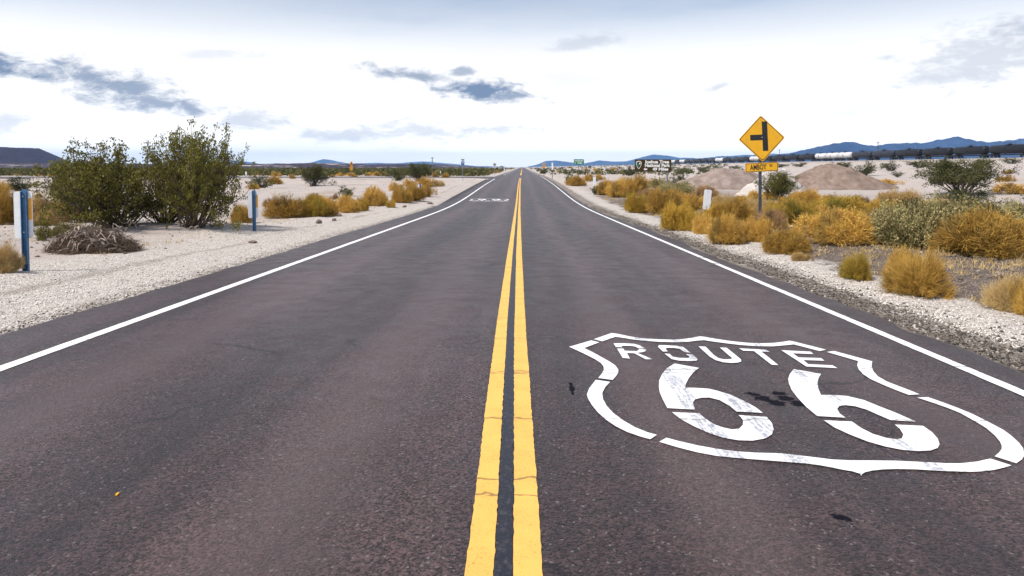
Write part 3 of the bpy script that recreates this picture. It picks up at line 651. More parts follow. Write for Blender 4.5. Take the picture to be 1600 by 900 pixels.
# lava field and cinder cone far left
def lavaz(X, Y):
    e = sstep(750, 875, Y) * sstep(2300, 1800, Y)
    xe = sstep(30, -250, X)
    return -2.0 + e * xe * np.maximum(0, 3.5 + 5.5 * sstep(850, 1250, Y) + 3.5 * fbm(X / 90.0, Y / 130.0, 4, 71) + 1.8 * fbm(X / 20.0, Y / 30.0, 3, 75)) + (1 - e * xe) * -1.0
v, f = grid(np.linspace(-1950, 50, 260), np.linspace(700, 2350, 70), lavaz)
tag(link('lava_field', mesh('lava_field', v, f), M['basalt']), kind='structure')
CX, CY = off(-25, 1650.0), 1650.0
def conez(X, Y):
    r = np.hypot(X - CX, Y - CY)
    h = np.interp(r, [0, 30, 60, 109, 183, 240, 450], [37, 40, 47.5, 47.5, 9, 4, -4])
    return h + 3 * fbm(X / 30, Y / 30, 4, 81) * sstep(5, 30, h) + 1.0
v, f = grid(np.linspace(CX - 350, CX + 350, 110), np.linspace(1350, 1950, 90), conez)
tag(link('cinder_cone', mesh('cinder_cone', v, f, smooth=True), M['cinder']), kind='structure')

# mountain ranges
def mountains(sky_pts, dist, depth, seed):
    px = np.array([p[0] for p in sky_pts], float); py = np.array([p[1] for p in sky_pts], float)
    cx = np.arange(px[0], px[-1], 1.7); s = np.linspace(-1, 1, 41)
    H = np.interp(cx, px, py)
    H = (HY - H) / FPX * dist + CAMZ
    H = np.convolve(np.pad(H, 3, mode='edge'), np.array([1, 2, 3, 4, 3, 2, 1]) / 16.0, mode='valid')
    X0 = (cx - HX) / FPX * dist
    X, S = np.meshgrid(X0, s); Hh = np.repeat(H[None], len(s), 0)
    rid = 1 - 2 * np.abs(fbm(X / (dist * 0.035), S * 2.2 + X / (dist * .1), 5, seed, 0.6))
    prof = np.clip(1 - np.abs(S) ** 0.85, 0, 1)
    amp = sstep(0.0, 0.35, np.abs(S))
    Z = Hh * prof * (1 - 0.75 * amp * (1 - rid)) + Hh * 0.05 * fbm(X / (dist * 0.008), S * 8, 4, seed + 9) * (1 - 0.3 * amp) - 3
    Y = dist + S * depth
    n_ = len(X0); m_ = len(s); i = np.arange((n_ - 1) * (m_ - 1)); r = i // (n_ - 1); k_ = i % (n_ - 1); a = r * n_ + k_
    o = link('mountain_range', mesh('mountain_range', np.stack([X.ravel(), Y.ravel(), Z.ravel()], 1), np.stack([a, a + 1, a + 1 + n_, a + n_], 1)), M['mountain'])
    return tag(o, kind='structure')
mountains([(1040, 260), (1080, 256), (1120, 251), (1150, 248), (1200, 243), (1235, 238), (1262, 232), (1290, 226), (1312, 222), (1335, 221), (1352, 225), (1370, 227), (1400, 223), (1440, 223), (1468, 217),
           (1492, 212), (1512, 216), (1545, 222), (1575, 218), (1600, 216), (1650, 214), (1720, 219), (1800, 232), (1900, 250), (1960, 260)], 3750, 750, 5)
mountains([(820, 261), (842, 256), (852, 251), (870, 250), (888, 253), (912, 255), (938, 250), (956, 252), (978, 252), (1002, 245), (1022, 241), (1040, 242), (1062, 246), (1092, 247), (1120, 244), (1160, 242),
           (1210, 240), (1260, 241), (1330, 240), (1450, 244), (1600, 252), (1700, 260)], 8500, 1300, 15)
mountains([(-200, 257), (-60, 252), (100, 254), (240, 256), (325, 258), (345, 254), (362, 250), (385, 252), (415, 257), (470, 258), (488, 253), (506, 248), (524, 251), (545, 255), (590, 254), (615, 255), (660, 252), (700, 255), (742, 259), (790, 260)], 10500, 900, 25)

# the air: an even haze round everything
hz_m = bpy.data.materials.new('haze'); hz_m.use_nodes = True
ht = NT(hz_m.node_tree); pv = ht.node('ShaderNodeVolumePrincipled')
pv.inputs['Color'].default_value = (0.30, 0.58, 1.0, 1); pv.inputs['Density'].default_value = 8.0e-5; pv.inputs['Anisotropy'].default_value = 0.0
ht.l.new(pv.outputs[0], ht.node('ShaderNodeOutputMaterial').inputs['Volume'])
hb = MB().box((0, 0, 124), (25000, 25000, 256))
tag(hb.build('haze', hz_m), kind='stuff')

# ------------------------------------------------------------------ plants
rng = np.random.default_rng(7)
def blades(P0, D, L, W):
    """thin triangles from points P0 along D (unit) with length L and base width W"""
    n = len(P0); r = rng.normal(size=(n, 3)); s = np.cross(D, r); s /= np.linalg.norm(s, axis=1)[:, None] + 1e-9
    a = P0 + s * (W / 2)[:, None]; b = P0 - s * (W / 2)[:, None]; c = P0 + D * L[:, None]
    v = np.stack([a, b, c], 1).reshape(-1, 3)
    return v, np.arange(3 * n).reshape(-1, 3)
def leaves(P0, D, L, W):
    n = len(P0); r = rng.normal(size=(n, 3)); s = np.cross(D, r); s /= np.linalg.norm(s, axis=1)[:, None] + 1e-9
    m = P0 + D * (L * 0.5)[:, None]
    v = np.stack([P0, m + s * (W / 2)[:, None], P0 + D * L[:, None], m - s * (W / 2)[:, None]], 1).reshape(-1, 3)
    return v, np.arange(4 * n).reshape(-1, 4)
def unit(a): return a / (np.linalg.norm(a, axis=1)[:, None] + 1e-9)
def lobes(k, spread=0.66):
    c = []
    for i in range(k):
        a = 2 * math.pi * (i + rng.random() * 0.7) / k; r = spread * (0.25 + 0.75 * rng.random()) if i else 0.0
        rad = rng.uniform(0.24, 0.52) if i else 0.5
        c.append((r * math.cos(a), r * math.sin(a), rng.uniform(0.10, 0.30), rad, rng.uniform(0.36, 0.72) if i else 0.66))
    return c
def mound_bush(nspr, per, tw_len, tw_w, k=7, leafy=False, fuzz=0.75):
    """rounded bush of fine twigs: unit radius, unit height"""
    L = np.array(lobes(k)); wgt = L[:, 3] ** 2; wgt /= wgt.sum()
    ki = rng.choice(len(L), nspr, p=wgt); C = L[ki]
    d = rng.normal(size=(nspr, 3)); d[:, 2] = np.abs(d[:, 2]) * 0.9 - 0.22; d = unit(d)
    rr = rng.uniform(0.55, 1.0, nspr) ** 0.5 * np.where(rng.random(nspr) < 0.12, rng.uniform(1.05, 1.25, nspr), 1.0)
    base = np.stack([C[:, 0], C[:, 1], C[:, 2]], 1)
    ext = np.stack([C[:, 3], C[:, 3], C[:, 4]], 1)
    tip = base + d * ext * rr[:, None]
    org = base * [1, 1, 0.6] + d * ext * (rr * 0.5)[:, None]
    u = rng.uniform(0.15, 1.0, (nspr, per))
    P0 = (org[:, None] + (tip - org)[:, None] * u[..., None]).reshape(-1, 3)
    P0 += rng.normal(size=P0.shape) * 0.02
    D = np.repeat(d, per, 0) + rng.normal(size=P0.shape) * fuzz + [0, 0, 0.25]
    D = unit(D); Ln = rng.uniform(0.5, 1.3, len(P0)) * tw_len; Wn = rng.uniform(0.7, 1.3, len(P0)) * tw_w
    tint = np.clip(np.repeat(rng.random(nspr) * 0.55 + 0.4 * np.repeat(rng.random(len(L))[None], 1, 0)[0][ki], per) + rng.normal(size=len(P0)) * 0.12, 0, 1)
    gap = fbm(tip[:, 0] * 3.1 + tip[:, 2] * 2.0 + rng.random() * 50, tip[:, 1] * 3.1 - tip[:, 2] * 1.7, 3, 5)      # bare patches
    ok = (P0[:, 2] + np.minimum(D[:, 2] * Ln, 0) > 0.0) & np.repeat((gap > -0.20) | (rng.random(nspr) < 0.22), per)
    dead_ = np.repeat(fbm(tip[:, 0] * 2.3 + 9.0 + rng.random() * 50, tip[:, 1] * 2.3 + tip[:, 2], 2, 8) > 0.22, per)
    tint = np.where(dead_, np.clip(0.88 + 0.1 * rng.random(len(tint)), 0, 1), np.minimum(tint, 0.86))
    P0, D, Ln, Wn, tint = P0[ok], D[ok], Ln[ok], Wn[ok], tint[ok]
    v, f = (leaves if leafy else blades)(P0, D, Ln, Wn)
    normed(v)
    return mesh('foliage', v, f, tint)
def normed(v, *others):
    r_ = np.percentile(np.hypot(v[:, 0], v[:, 1]), 96); h_ = np.percentile(v[:, 2], 99.2)
    for a in (v,) + others: a /= np.array([r_, r_, h_])
    return v
def mound_stems(n=40, r=0.012):
    m = MB()
    for i in range(n):
        a = rng.uniform(0, 2 * math.pi); t = rng.uniform(0.1, 1.25); l = rng.uniform(0.45, 0.85)
        d = np.array([math.cos(a) * math.sin(t), math.sin(a) * math.sin(t), math.cos(t)])
        p0 = np.array([rng.normal() * .04, rng.normal() * .04, -0.06]); w_ = rng.normal(size=3) * 0.07
        pts = [p0, p0 + d * l * 0.35 + [0, 0, -.02] + w_ * .6, p0 + d * l * 0.7 + w_, p0 + d * l + [0, 0, 0.08]]
        m.tube(pts, [r, r * .75, r * .5, r * .25], 4)
        for _ in range(2):       # bare twig ends poking out of the crown
            e0 = np.array(pts[3]); e1 = e0 + (d + rng.normal(size=3) * .5 + [0, 0, .3]) * rng.uniform(.12, .3); e1[2] = max(e1[2], .02)
            m.tube([e0, (e0 + e1) / 2 + rng.normal(size=3) * .02, e1], [r * .3, r * .22, r * .1], 3)
    me = bpy.data.meshes.new('stems'); me.from_pydata(m.v, [], m.f); me.update(); return me
def creosote(nst, nbr, nlf, leaf, spread=1.05, lean=(0, 0), stem_r=0.011, tuft=0.05, bare=0.4):
    """open bush of arching stems with leaf clusters towards the tips: unit height"""
    m = MB(); P0 = []; D = []; T = []
    for i in range(nst):
        a = rng.uniform(0, 2 * math.pi); t = spread * rng.uniform(0.05, 1.0) ** 0.8; l = rng.uniform(0.60, 1.0) * (1.0 + 0.12 * math.sin(t))
        d = np.array([math.cos(a) * math.sin(t) + lean[0], math.sin(a) * math.sin(t) + lean[1], math.cos(t)]); d /= np.linalg.norm(d)
        p = np.array([rng.normal() * .06, rng.normal() * .06, -0.04]); pts = [p]; nseg = 7
        for s in range(nseg):
            d = d + rng.normal(size=3) * 0.10 + [0, 0, 0.055]; d /= np.linalg.norm(d); p = p + d * l / nseg; pts.append(p)
        m.tube(pts, [stem_r * (1 - 0.8 * q / nseg) for q in range(nseg + 1)], 4)
        st_t = rng.random()
        def cluster(c, dirn, n, rad):
            q = rng.normal(size=(n, 3)) * rad * np.array([1, 1, 0.8])
            P0.append(c + q); D.append(unit(np.repeat(dirn[None], n, 0) * 0.8 + rng.normal(size=(n, 3)) * 0.7)); T.append(np.clip(st_t * 0.5 + rng.random() * 0.3 + rng.normal(size=n) * 0.12, 0, 1))
        for j in range(nbr):
            u = rng.uniform(bare, 0.98) * nseg; k0 = int(u); q0 = pts[k0] + (pts[min(k0 + 1, nseg)] - pts[k0]) * (u - k0)
            bd = d * 0.5 + rng.normal(size=3) * 0.6 + [0, 0, 0.2]; bd /= np.linalg.norm(bd); bl = rng.uniform(0.10, 0.24)
            q1 = q0 + bd * bl * .5 + rng.normal(size=3) * .012; q2 = q0 + bd * bl + [0, 0, .02]
            m.tube([q0, q1, q2], [stem_r * .4, stem_r * .28, stem_r * .12], 3)
            for uu in (0.55, 1.0): cluster(q0 + (q2 - q0) * uu, bd, max(int(nlf * 0.45), 2), tuft * rng.uniform(0.45, 0.9))
        cluster(pts[-1], d, nlf, tuft)
    P0 = np.concatenate(P0); D = np.concatenate(D); T = np.concatenate(T); ok = P0[:, 2] > 0.01
    P0, D, T = P0[ok], D[ok], T[ok]; n = len(P0)
    v, f = leaves(P0, D, rng.uniform(.7, 1.3, n) * leaf, rng.uniform(.7, 1.3, n) * leaf * 0.55)
    sv = np.array(m.v); normed(v, sv)
    fo = mesh('foliage', v, f, T)
    st = bpy.data.meshes.new('stems'); st.from_pydata(sv.tolist(), [], m.f); st.update()
    return fo, st

PROTO = {
    'gold': [(mound_bush(2400, 15, .15, .010, k=11, fuzz=.7), mound_stems()) for _ in range(6)],
    'gold_far': [(mound_bush(420, 10, .17, .024, k=5), mound_stems(8)) for _ in range(3)],
    'sage': [(mound_bush(2400, 12, .060, .026, k=12, leafy=True), mound_stems()) for _ in range(2)],
    'sage_far': [(mound_bush(420, 9, .085, .05, k=7, leafy=True), mound_stems(8)) for _ in range(2)],
    'tuft': [(mound_bush(900, 18, .26, .008, k=6, fuzz=0.4), mound_stems(40, .008)) for _ in range(2)],
    'creo': [creosote(40, 13, 30, .036) for _ in range(2)],
    'creo_far': [creosote(18, 6, 14, .075, tuft=.07, bare=.2) for _ in range(3)],
    'creo_low': [creosote(26, 7, 16, .06, spread=1.35, tuft=.06, bare=.15) for _ in range(2)],
}
def use(me, m):
    """the same mesh data under another material"""
    key = (me.name, m.name)
    if key not in _used:
        c = me if not me.materials else me.copy()
        c.materials.clear(); c.materials.append(m); _used[key] = c
    return _used[key]
_used = {}
SHRUB_NAME = {'gold': 'golden_shrub', 'gold_far': 'golden_shrub', 'sage': 'sage_shrub', 'sage_far': 'sage_shrub', 'tuft': 'grass_tuft', 'creo': 'creosote_bush', 'creo_far': 'creosote_bush', 'creo_low': 'creosote_bush'}
def shrub(px, py, wpx, hpx, kind, m, label, group=None, deep=0.9, rz=None, var=None, stem='bark', parts=True, sink=0.02):
    if kind[:4] in ('gold', 'sage'): wpx *= 1.13
    c = at(px, py); s = c.y / FPX; rx = wpx * s / 2
    c = on((px - HX) / FPX * (c.y + rx * 0.55), c.y + rx * 0.55)
    s = c.y / FPX; hz_ = hpx * s
    lst = PROTO[kind]; fo, st = lst[rng.integers(len(lst)) if var is None else var]
    e = empty(SHRUB_NAME[kind], (c.x, c.y, c.z - sink), 0, label, 'bush' if kind != 'tuft' else 'grass tuft', group)
    if rz is None: rz = rng.uniform(0, 6.28)
    e.rotation_euler = (0, 0, rz)
    rx = wpx * s / 2
    e.scale = (rx, rx * deep if rx * deep > 0.1 else rx, hz_)
    link('foliage', use(fo, M[m]), None, e)
    if parts: link('stems', use(st, M[stem]), None, e)
    return e
ORD = ['first', 'second', 'third', 'fourth', 'fifth', 'sixth', 'seventh', 'eighth', 'ninth', 'tenth', 'eleventh', 'twelfth', 'thirteenth', 'fourteenth', 'fifteenth', 'sixteenth', 'seventeenth', 'eighteenth', 'nineteenth']
RW = 'golden shrubs along the right verge'
LW = 'golden shrubs along the left verge'
S_ = shrub
# ---- left of the road
fo, st = creosote(50, 10, 40, .027, spread=1.18, lean=(0.05, 0), tuft=.033, bare=.30)
PROTO['big_r'] = [(fo, st)]
fo, st = creosote(48, 10, 40, .029, spread=1.28, lean=(-0.28, 0), tuft=.034, bare=.28)
PROTO['big_l'] = [(fo, st)]
SHRUB_NAME['big_r'] = SHRUB_NAME['big_l'] = 'creosote_bush'
S_(302, 364, 150, 152, 'big_r', 'green', 'tallest green creosote bush, its right half standing beside the second blue post', rz=0.0)
S_(188, 364, 212, 126, 'big_l', 'green', 'wide green creosote bush leaning left behind the heap of dead brush', rz=0.0)
S_(258, 352, 150, 112, 'big_l', 'green', 'middle creosote bush filling the gap behind the two nearer ones', rz=2.6)
S_(128, 350, 96, 98, 'creo', 'green', 'leftmost low branch mass of the creosote thicket')
S_(66, 378, 46, 34, 'creo_low', 'green', 'low dark green sprig between the nearest blue post and the brush heap')
S_(103, 372, 46, 20, 'sage', 'sage', 'small pale round shrub poking up behind the brush heap')
S_(6, 428, 62, 46, 'tuft', 'straw', 'dry tan grass tuft at the foot of the nearest blue post')
S_(4, 352, 50, 52, 'gold', 'gold', 'golden shrub cut by the left picture edge behind the nearest post')
S_(62, 352, 60, 46, 'gold', 'straw', 'straw coloured shrub directly behind the nearest blue post')
S_(100, 348, 56, 40, 'gold', 'gold', 'golden shrub half hidden behind the left end of the big creosote bush')
S_(4, 304, 24, 20, 'gold_far', 'gold', 'small golden shrub at the left picture edge under the dark cone')
S_(30, 299, 60, 22, 'creo_low', 'dark_green', 'dark green bush on the plain behind the nearest post')
S_(88, 300, 50, 20, 'creo_low', 'dark_green', 'dark green bush on the plain left of the big creosote bush')
S_(374, 348, 36, 26, 'gold', 'gold', 'golden shrub between the tall creosote bush and the second post')
S_(446, 341, 62, 32, 'gold', 'gold', 'largest golden shrub, nearest of the left row after the second post', LW)
S_(486, 339, 46, 32, 'gold', 'olive_gold', 'olive gold shrub second in the left row', LW)
S_(511, 338, 42, 27, 'gold', 'gold', 'golden shrub third in the left row behind the dark stones', LW)
S_(540, 333, 40, 26, 'gold', 'gold', 'golden shrub in the left row just before the dark green sprig', LW)
S_(491, 315, 22, 12, 'gold', 'tan', 'small brown shrub behind the second shrub of the left row')
S_(420, 324, 22, 14, 'gold_far', 'tan', 'small brown shrub behind the first shrub of the left row')
S_(523, 312, 14, 10, 'gold_far', 'tan', 'small brown shrub left of the dark green sprig')
S_(541, 314, 34, 24, 'creo_far', 'dark_green', 'dark green sprig sticking out above the left row of golden shrubs')
S_(564, 330, 24, 20, 'gold', 'olive_gold', 'green tinted low shrub midway along the left row', LW)
S_(584, 309, 30, 18, 'gold_far', 'gold', 'golden shrub at the back of the left row', LW)
S_(588, 322, 40, 22, 'gold', 'gold', 'golden shrub in the left row right of the green tinted one', LW)
S_(616, 299, 24, 14, 'gold_far', 'gold', 'small golden shrub above the far half of the left row', LW)
S_(612, 325, 16, 13, 'gold_far', 'olive_gold', 'little yellow tuft at the road side of the left row', LW)
S_(624, 317, 34, 22, 'gold', 'gold', 'golden shrub left of the third post', LW)
S_(643, 315, 34, 24, 'gold', 'gold', 'golden shrub directly behind the third post', LW)
S_(667, 308, 26, 20, 'gold_far', 'gold', 'golden shrub right of the third post, last of the left row', LW)
S_(665, 293, 30, 16, 'gold_far', 'gold', 'golden shrub beyond the third post', LW)
S_(641, 293, 22, 14, 'gold_far', 'gold', 'golden shrub left of and beyond the third post', LW)
S_(681, 292, 22, 11, 'gold_far', 'straw', 'pale golden shrub at the far end of the left verge', LW)
S_(690, 291, 12, 9, 'gold_far', 'olive_gold', 'small olive shrub at the far end of the left verge', LW)
S_(490, 291, 54, 32, 'creo', 'dark_green', 'dark creosote bush standing alone on the left sand flat')
S_(621, 283, 40, 19, 'creo_low', 'dark_green', 'low dark bush at the back of the left sand flat')
S_(654, 284, 46, 28, 'creo', 'dark_green', 'dark green bush with thin tips behind the third post')
S_(406, 294, 50, 21, 'creo_low', 'dark_green', 'dark bush on the plain right of the tall creosote bush')
S_(428, 288, 28, 13, 'gold_far', 'gold', 'golden shrub beside the dark bush right of the tall creosote')
S_(395, 296, 20, 10, 'gold_far', 'gold', 'golden shrub left of the dark bush behind the second post')
FL = 'small golden shrubs at the edge of the left plain'
FLn = 0
for (px, py, wp, hp) in sorted(((434, 276, 18, 8), (455, 279, 11, 7), (470, 274, 12, 5), (520, 277, 10, 5), (532, 276, 14, 6), (548, 276, 16, 6), (556, 277, 8, 4), (574, 275, 13, 6), (588, 275, 15, 7), (600, 275, 12, 6),
                         (679, 277, 13, 8), (697, 279, 14, 9), (719, 274, 10, 5), (729, 274, 16, 5), (742, 273, 14, 5), (752, 273, 12, 4), (766, 271, 9, 4), (776, 270, 12, 4), (705, 273, 8, 5))):
    FLn += 1
    S_(px, py, wp, hp, 'gold_far', 'gold', '%s from the left of the tiny golden shrubs edging the left sand flat' % ORD[FLn - 1], FL, parts=False)
# ---- right of the road
S_(888, 287, 18, 14, 'creo_far', 'dark_green', 'small dark shrub left of the golden one under the green sign')
S_(899, 291, 30, 15, 'gold', 'gold', 'golden shrub under the green sign', RW)
S_(921, 284, 26, 12, 'gold_far', 'gold', 'golden shrub just right of the green sign post', RW)
S_(936, 282, 18, 10, 'gold_far', 'gold', 'golden shrub behind the small white marker right of the green sign', RW)
S_(929, 305, 18, 14, 'creo_far', 'dark_green', 'small dark shrub at the foot of the farther white marker')
S_(948, 306, 30, 22, 'gold', 'gold', 'golden shrub right of the farther white marker', RW)
S_(970, 309, 38, 26, 'gold', 'gold', 'golden shrub left of the park sign', RW)
S_(992, 306, 46, 30, 'gold', 'gold', 'golden shrub round the left post of the park sign', RW)
S_(994, 333, 42, 29, 'gold', 'olive_gold', 'olive gold shrub nearest the road below the park sign', RW)
S_(1034, 335, 56, 38, 'gold', 'gold', 'golden shrub with a bare brown hollow below the park sign', RW)
S_(1030, 296, 40, 18, 'sage_far', 'sage', 'pale sage shrub behind the park sign posts')
S_(1058, 308, 60, 22, 'sage', 'sage', 'pale sage shrub right of the park sign')
S_(1012, 294, 40, 14, 'gold_far', 'gold', 'golden shrub between the park sign posts', RW)
S_(1062, 292, 38, 20, 'creo_low', 'dark_green', 'dark twiggy shrub at the left foot of the pale mound')
S_(1098, 312, 42, 20, 'gold', 'tan', 'brownish gold shrub behind the near white marker', RW)
S_(1064, 361, 62, 40, 'gold', 'olive_gold', 'yellow green shrub left of the near white marker', RW)
S_(1101, 366, 40, 27, 'gold', 'gold', 'golden shrub at the foot of the near white marker', RW)
S_(1140, 383, 62, 43, 'gold', 'gold', 'golden shrub behind the bent white scrap', RW)
S_(1182, 378, 50, 36, 'gold', 'gold', 'golden shrub right of the bent white scrap', RW)
S_(1222, 397, 68, 36, 'gold', 'gold', 'low golden shrub nearest the road below the yellow sign', RW)
S_(1145, 347, 62, 36, 'gold', 'gold', 'golden shrub left of the yellow sign post', RW)
S_(1182, 338, 46, 28, 'gold', 'straw', 'straw coloured shrub behind the yellow sign post', RW)
S_(1236, 352, 74, 40, 'gold', 'olive_gold', 'olive gold shrub right of the yellow sign post', RW)
S_(1178, 315, 28, 15, 'gold', 'gold', 'small golden shrub behind the yellow sign post', RW)
S_(1204, 312, 24, 14, 'gold', 'gold', 'small golden shrub under the dark leafy bush', RW)
S_(1260, 319, 46, 20, 'gold', 'gold', 'golden shrub right of the dark leafy bush', RW)
S_(1262, 340, 42, 26, 'gold', 'gold', 'golden shrub above the bare patch right of the sign', RW)
S_(1219, 313, 72, 44, 'creo', 'green', 'dark leafy bush before the pale mound behind the yellow sign')
S_(1174, 300, 18, 12, 'creo_far', 'green', 'small green sprig on the pale mound left of the sign post')
S_(1312, 382, 112, 50, 'gold', 'gold', 'broad golden shrub in the middle of the right verge', RW)
S_(1368, 374, 44, 38, 'gold', 'tan', 'brown shrub between the broad golden one and the big sage', RW)
S_(1322, 341, 92, 32, 'gold', 'olive_gold', 'olive gold shrub behind the broad golden shrub', RW)
S_(1341, 322, 34, 15, 'gold', 'tan', 'small brown shrub in front of the brown mound')
S_(1406, 325, 62, 26, 'gold', 'straw', 'straw coloured shrub behind the big sage shrub', RW)
S_(1424, 342, 74, 32, 'creo_low', 'dark_green', 'dark green shrub just behind the big sage shrub')
S_(1440, 391, 126, 72, 'sage', 'sage', 'big grey green sage shrub on the right verge')
S_(1514, 360, 118, 46, 'sage', 'sage', 'sage shrub behind the large golden shrub at right')
S_(1592, 360, 66, 42, 'sage', 'sage', 'sage shrub cut by the right picture edge')
S_(1528, 403, 146, 64, 'gold', 'gold', 'large golden shrub near the right picture edge above the dirt', RW)
S_(1342, 441, 60, 44, 'tuft', 'olive_gold', 'yellow wispy shrub left of the nearest pair on the dirt', RW)
S_(1446, 468, 124, 70, 'tuft', 'gold', 'nearest large golden wispy shrub on the brown dirt', RW, var=1)
S_(1405, 446, 60, 52, 'gold', 'gold', 'golden shrub joined to the left of the nearest wispy one', RW)
S_(1570, 489, 66, 52, 'tuft', 'straw', 'straw coloured wispy shrub nearest the right picture edge', RW)
S_(1604, 495, 50, 62, 'tuft', 'gold', 'golden wispy shrub cut by the right picture edge', RW)
S_(1252, 408, 34, 14, 'tuft', 'straw', 'flat patch of dry straw at the edge of the white gravel')
S_(1502, 306, 124, 55, 'creo', 'dark_green', 'large dark bush on the right plain before the train')
S_(1512, 318, 126, 22, 'creo_low', 'dark_green', 'low spreading dark bush in front of the large dark one')
S_(1384, 290, 40, 9, 'gold_far', 'gold', 'flat golden shrub at the right foot of the brown mound')
S_(1567, 284, 30, 11, 'gold_far', 'gold', 'golden shrub right of the large dark bush')
S_(1577, 304, 66, 17, 'gold_far', 'gold', 'broad golden shrub right of the low spreading dark bush')
S_(1577, 272, 14, 7, 'gold_far', 'gold', 'tiny golden shrub on the plain at far right')
FR = 'dark bushes on the slope below the train'
for (px, py, wp, hp, lb) in ((1320, 264, 44, 11, 'dark bush just right of the brown mound top, under the white tank cars'), (1353, 275, 50, 22, 'dark bush on the right shoulder of the brown mound'),
        (1391, 268, 32, 17, 'upright dark bush under the tallest utility pole'), (1403, 277, 22, 9, 'little low bush below the upright one under the tallest pole'), (1437, 263, 50, 13, 'wide dark bush left of the large dark bush, close to the train'),
        (1482, 263, 32, 13, 'dark bush showing right above the large dark bush'), (1530, 263, 42, 14, 'dark bush close under the train right of the large dark bush'), (1580, 257, 30, 11, 'rightmost dark bush under the train'),
        (1250, 261, 30, 7, 'dark bush behind the dip between the pale and brown mounds'), (1216, 262, 40, 7, 'dark bush right behind the yellow name plate'), (1150, 264, 26, 6, 'low dark bush showing over the pale mound left of the yellow sign'),
        (1063, 271, 26, 10, 'dark bush just right of the park sign panel'), (1095, 268, 28, 8, 'dark bush over the left shoulder of the big mound'), (1120, 266, 20, 6, 'small dark bush over the middle of the big mound')):
    S_(px, py, wp, hp, 'creo_far', 'dark_green', lb, FR)
S_(984, 275, 28, 14, 'creo_far', 'dark_green', 'dark bush behind the left edge of the park sign')
FG = 'tiny shrubs on the slope round the green sign'
for i, (px, py, wp, hp) in enumerate(sorted(((930, 267, 8, 5), (938, 271, 8, 5), (968, 272, 10, 5), (848, 272, 11, 8), (872, 269, 7, 4), (884, 267, 6, 3), (895, 266, 7, 3), (905, 268, 5, 3), (915, 265, 7, 3), (922, 262, 6, 3), (950, 268, 8, 4),
                         (958, 266, 9, 4), (890, 263, 7, 3), (878, 264, 6, 3), (862, 268, 5, 3), (1000, 267, 9, 4)))):
    S_(px, py, wp, hp, 'gold_far', 'gold' if i % 3 else 'dark_green', '%s from the left of the tiny shrubs dotting the slope round the green sign' % ORD[i], FG, parts=False)

# filling brush between the larger shrubs
for (px, py, wp, hp, kd, mt, lb) in (
        (1018, 318, 40, 20, 'gold', 'tan', 'brown shrub under the middle of the park sign'), (1080, 332, 50, 26, 'gold', 'gold', 'golden shrub left behind the near white marker'),
        (1128, 330, 44, 24, 'gold', 'straw', 'straw coloured shrub right behind the near white marker'), (1118, 350, 44, 28, 'gold', 'olive_gold', 'olive shrub touching the near white marker post'),
        (1206, 358, 44, 28, 'gold', 'tan', 'brown shrub against the right side of the yellow sign post'), (1290, 346, 54, 24, 'gold', 'gold', 'golden shrub left behind the broad one of the right verge'),
        (1160, 322, 36, 16, 'gold', 'gold', 'golden shrub below the pale mound, left of the sign post'), (1232, 328, 44, 20, 'gold', 'gold', 'golden shrub under the right half of the dark leafy bush'),
        (1300, 322, 44, 15, 'gold', 'gold', 'golden shrub in front of the brown mound'), (1376, 338, 56, 22, 'gold', 'olive_gold', 'olive gold shrub left of the dark green one behind the sage'),
        (956, 296, 30, 14, 'gold_far', 'gold', 'golden shrub behind the row left of the park sign'), (1046, 318, 44, 20, 'gold', 'gold', 'golden shrub at the front of the sage right of the park sign'),
        (1096, 344, 30, 16, 'tuft', 'straw', 'dry grass just left of the near white marker foot'), (1560, 372, 70, 34, 'gold', 'gold', 'golden shrub between the large one and the right picture edge'),
        (1470, 330, 60, 18, 'gold', 'straw', 'straw coloured shrub between the sage and the low dark bush')):
    S_(px, py, wp, hp, kd, mt, lb, RW)

# thin dry grass on the verges: too fine to count
def grass(name, n, xf, y0, y1, m, seed, hgt=.16):
    r = np.random.default_rng(seed); y = y0 * (y1 / y0) ** r.random(n); x = xf(r, y); k_ = 11
    keep = fbm(x / 2.6, y / 2.6, 3, seed + 60) > 0.02; x, y = x[keep], y[keep]; n = len(x)
    z = gz(x, y); sz = r.uniform(.4, 1.2, n) * hgt
    P0 = np.stack([x, y, z], 1)[:, None] + r.normal(size=(n, k_, 3)) * (sz * .35)[:, None, None] * [1, 1, .03]
    D = r.normal(size=(n, k_, 3)) * .6 + [0, 0, .9]; D = D / np.linalg.norm(D, axis=2)[..., None]
    Ln = (sz[:, None] * r.uniform(.4, 1.2, (n, k_))).ravel()
    v, f = blades(P0.reshape(-1, 3), D.reshape(-1, 3), Ln, np.full(n * k_, .008))
    tag(link(name, mesh(name, v, f, np.repeat(r.random(n), k_)), M[m]), kind='stuff')
grass('dry_grass', 5500, lambda r, y: PR + 1.9 + r.random(len(y)) ** 1.3 * 14, 7, 60, 'straw', 11)
grass('dry_grass', 3000, lambda r, y: -8.6 - r.random(len(y)) ** 1.2 * 18, 12, 60, 'straw', 12, .13)

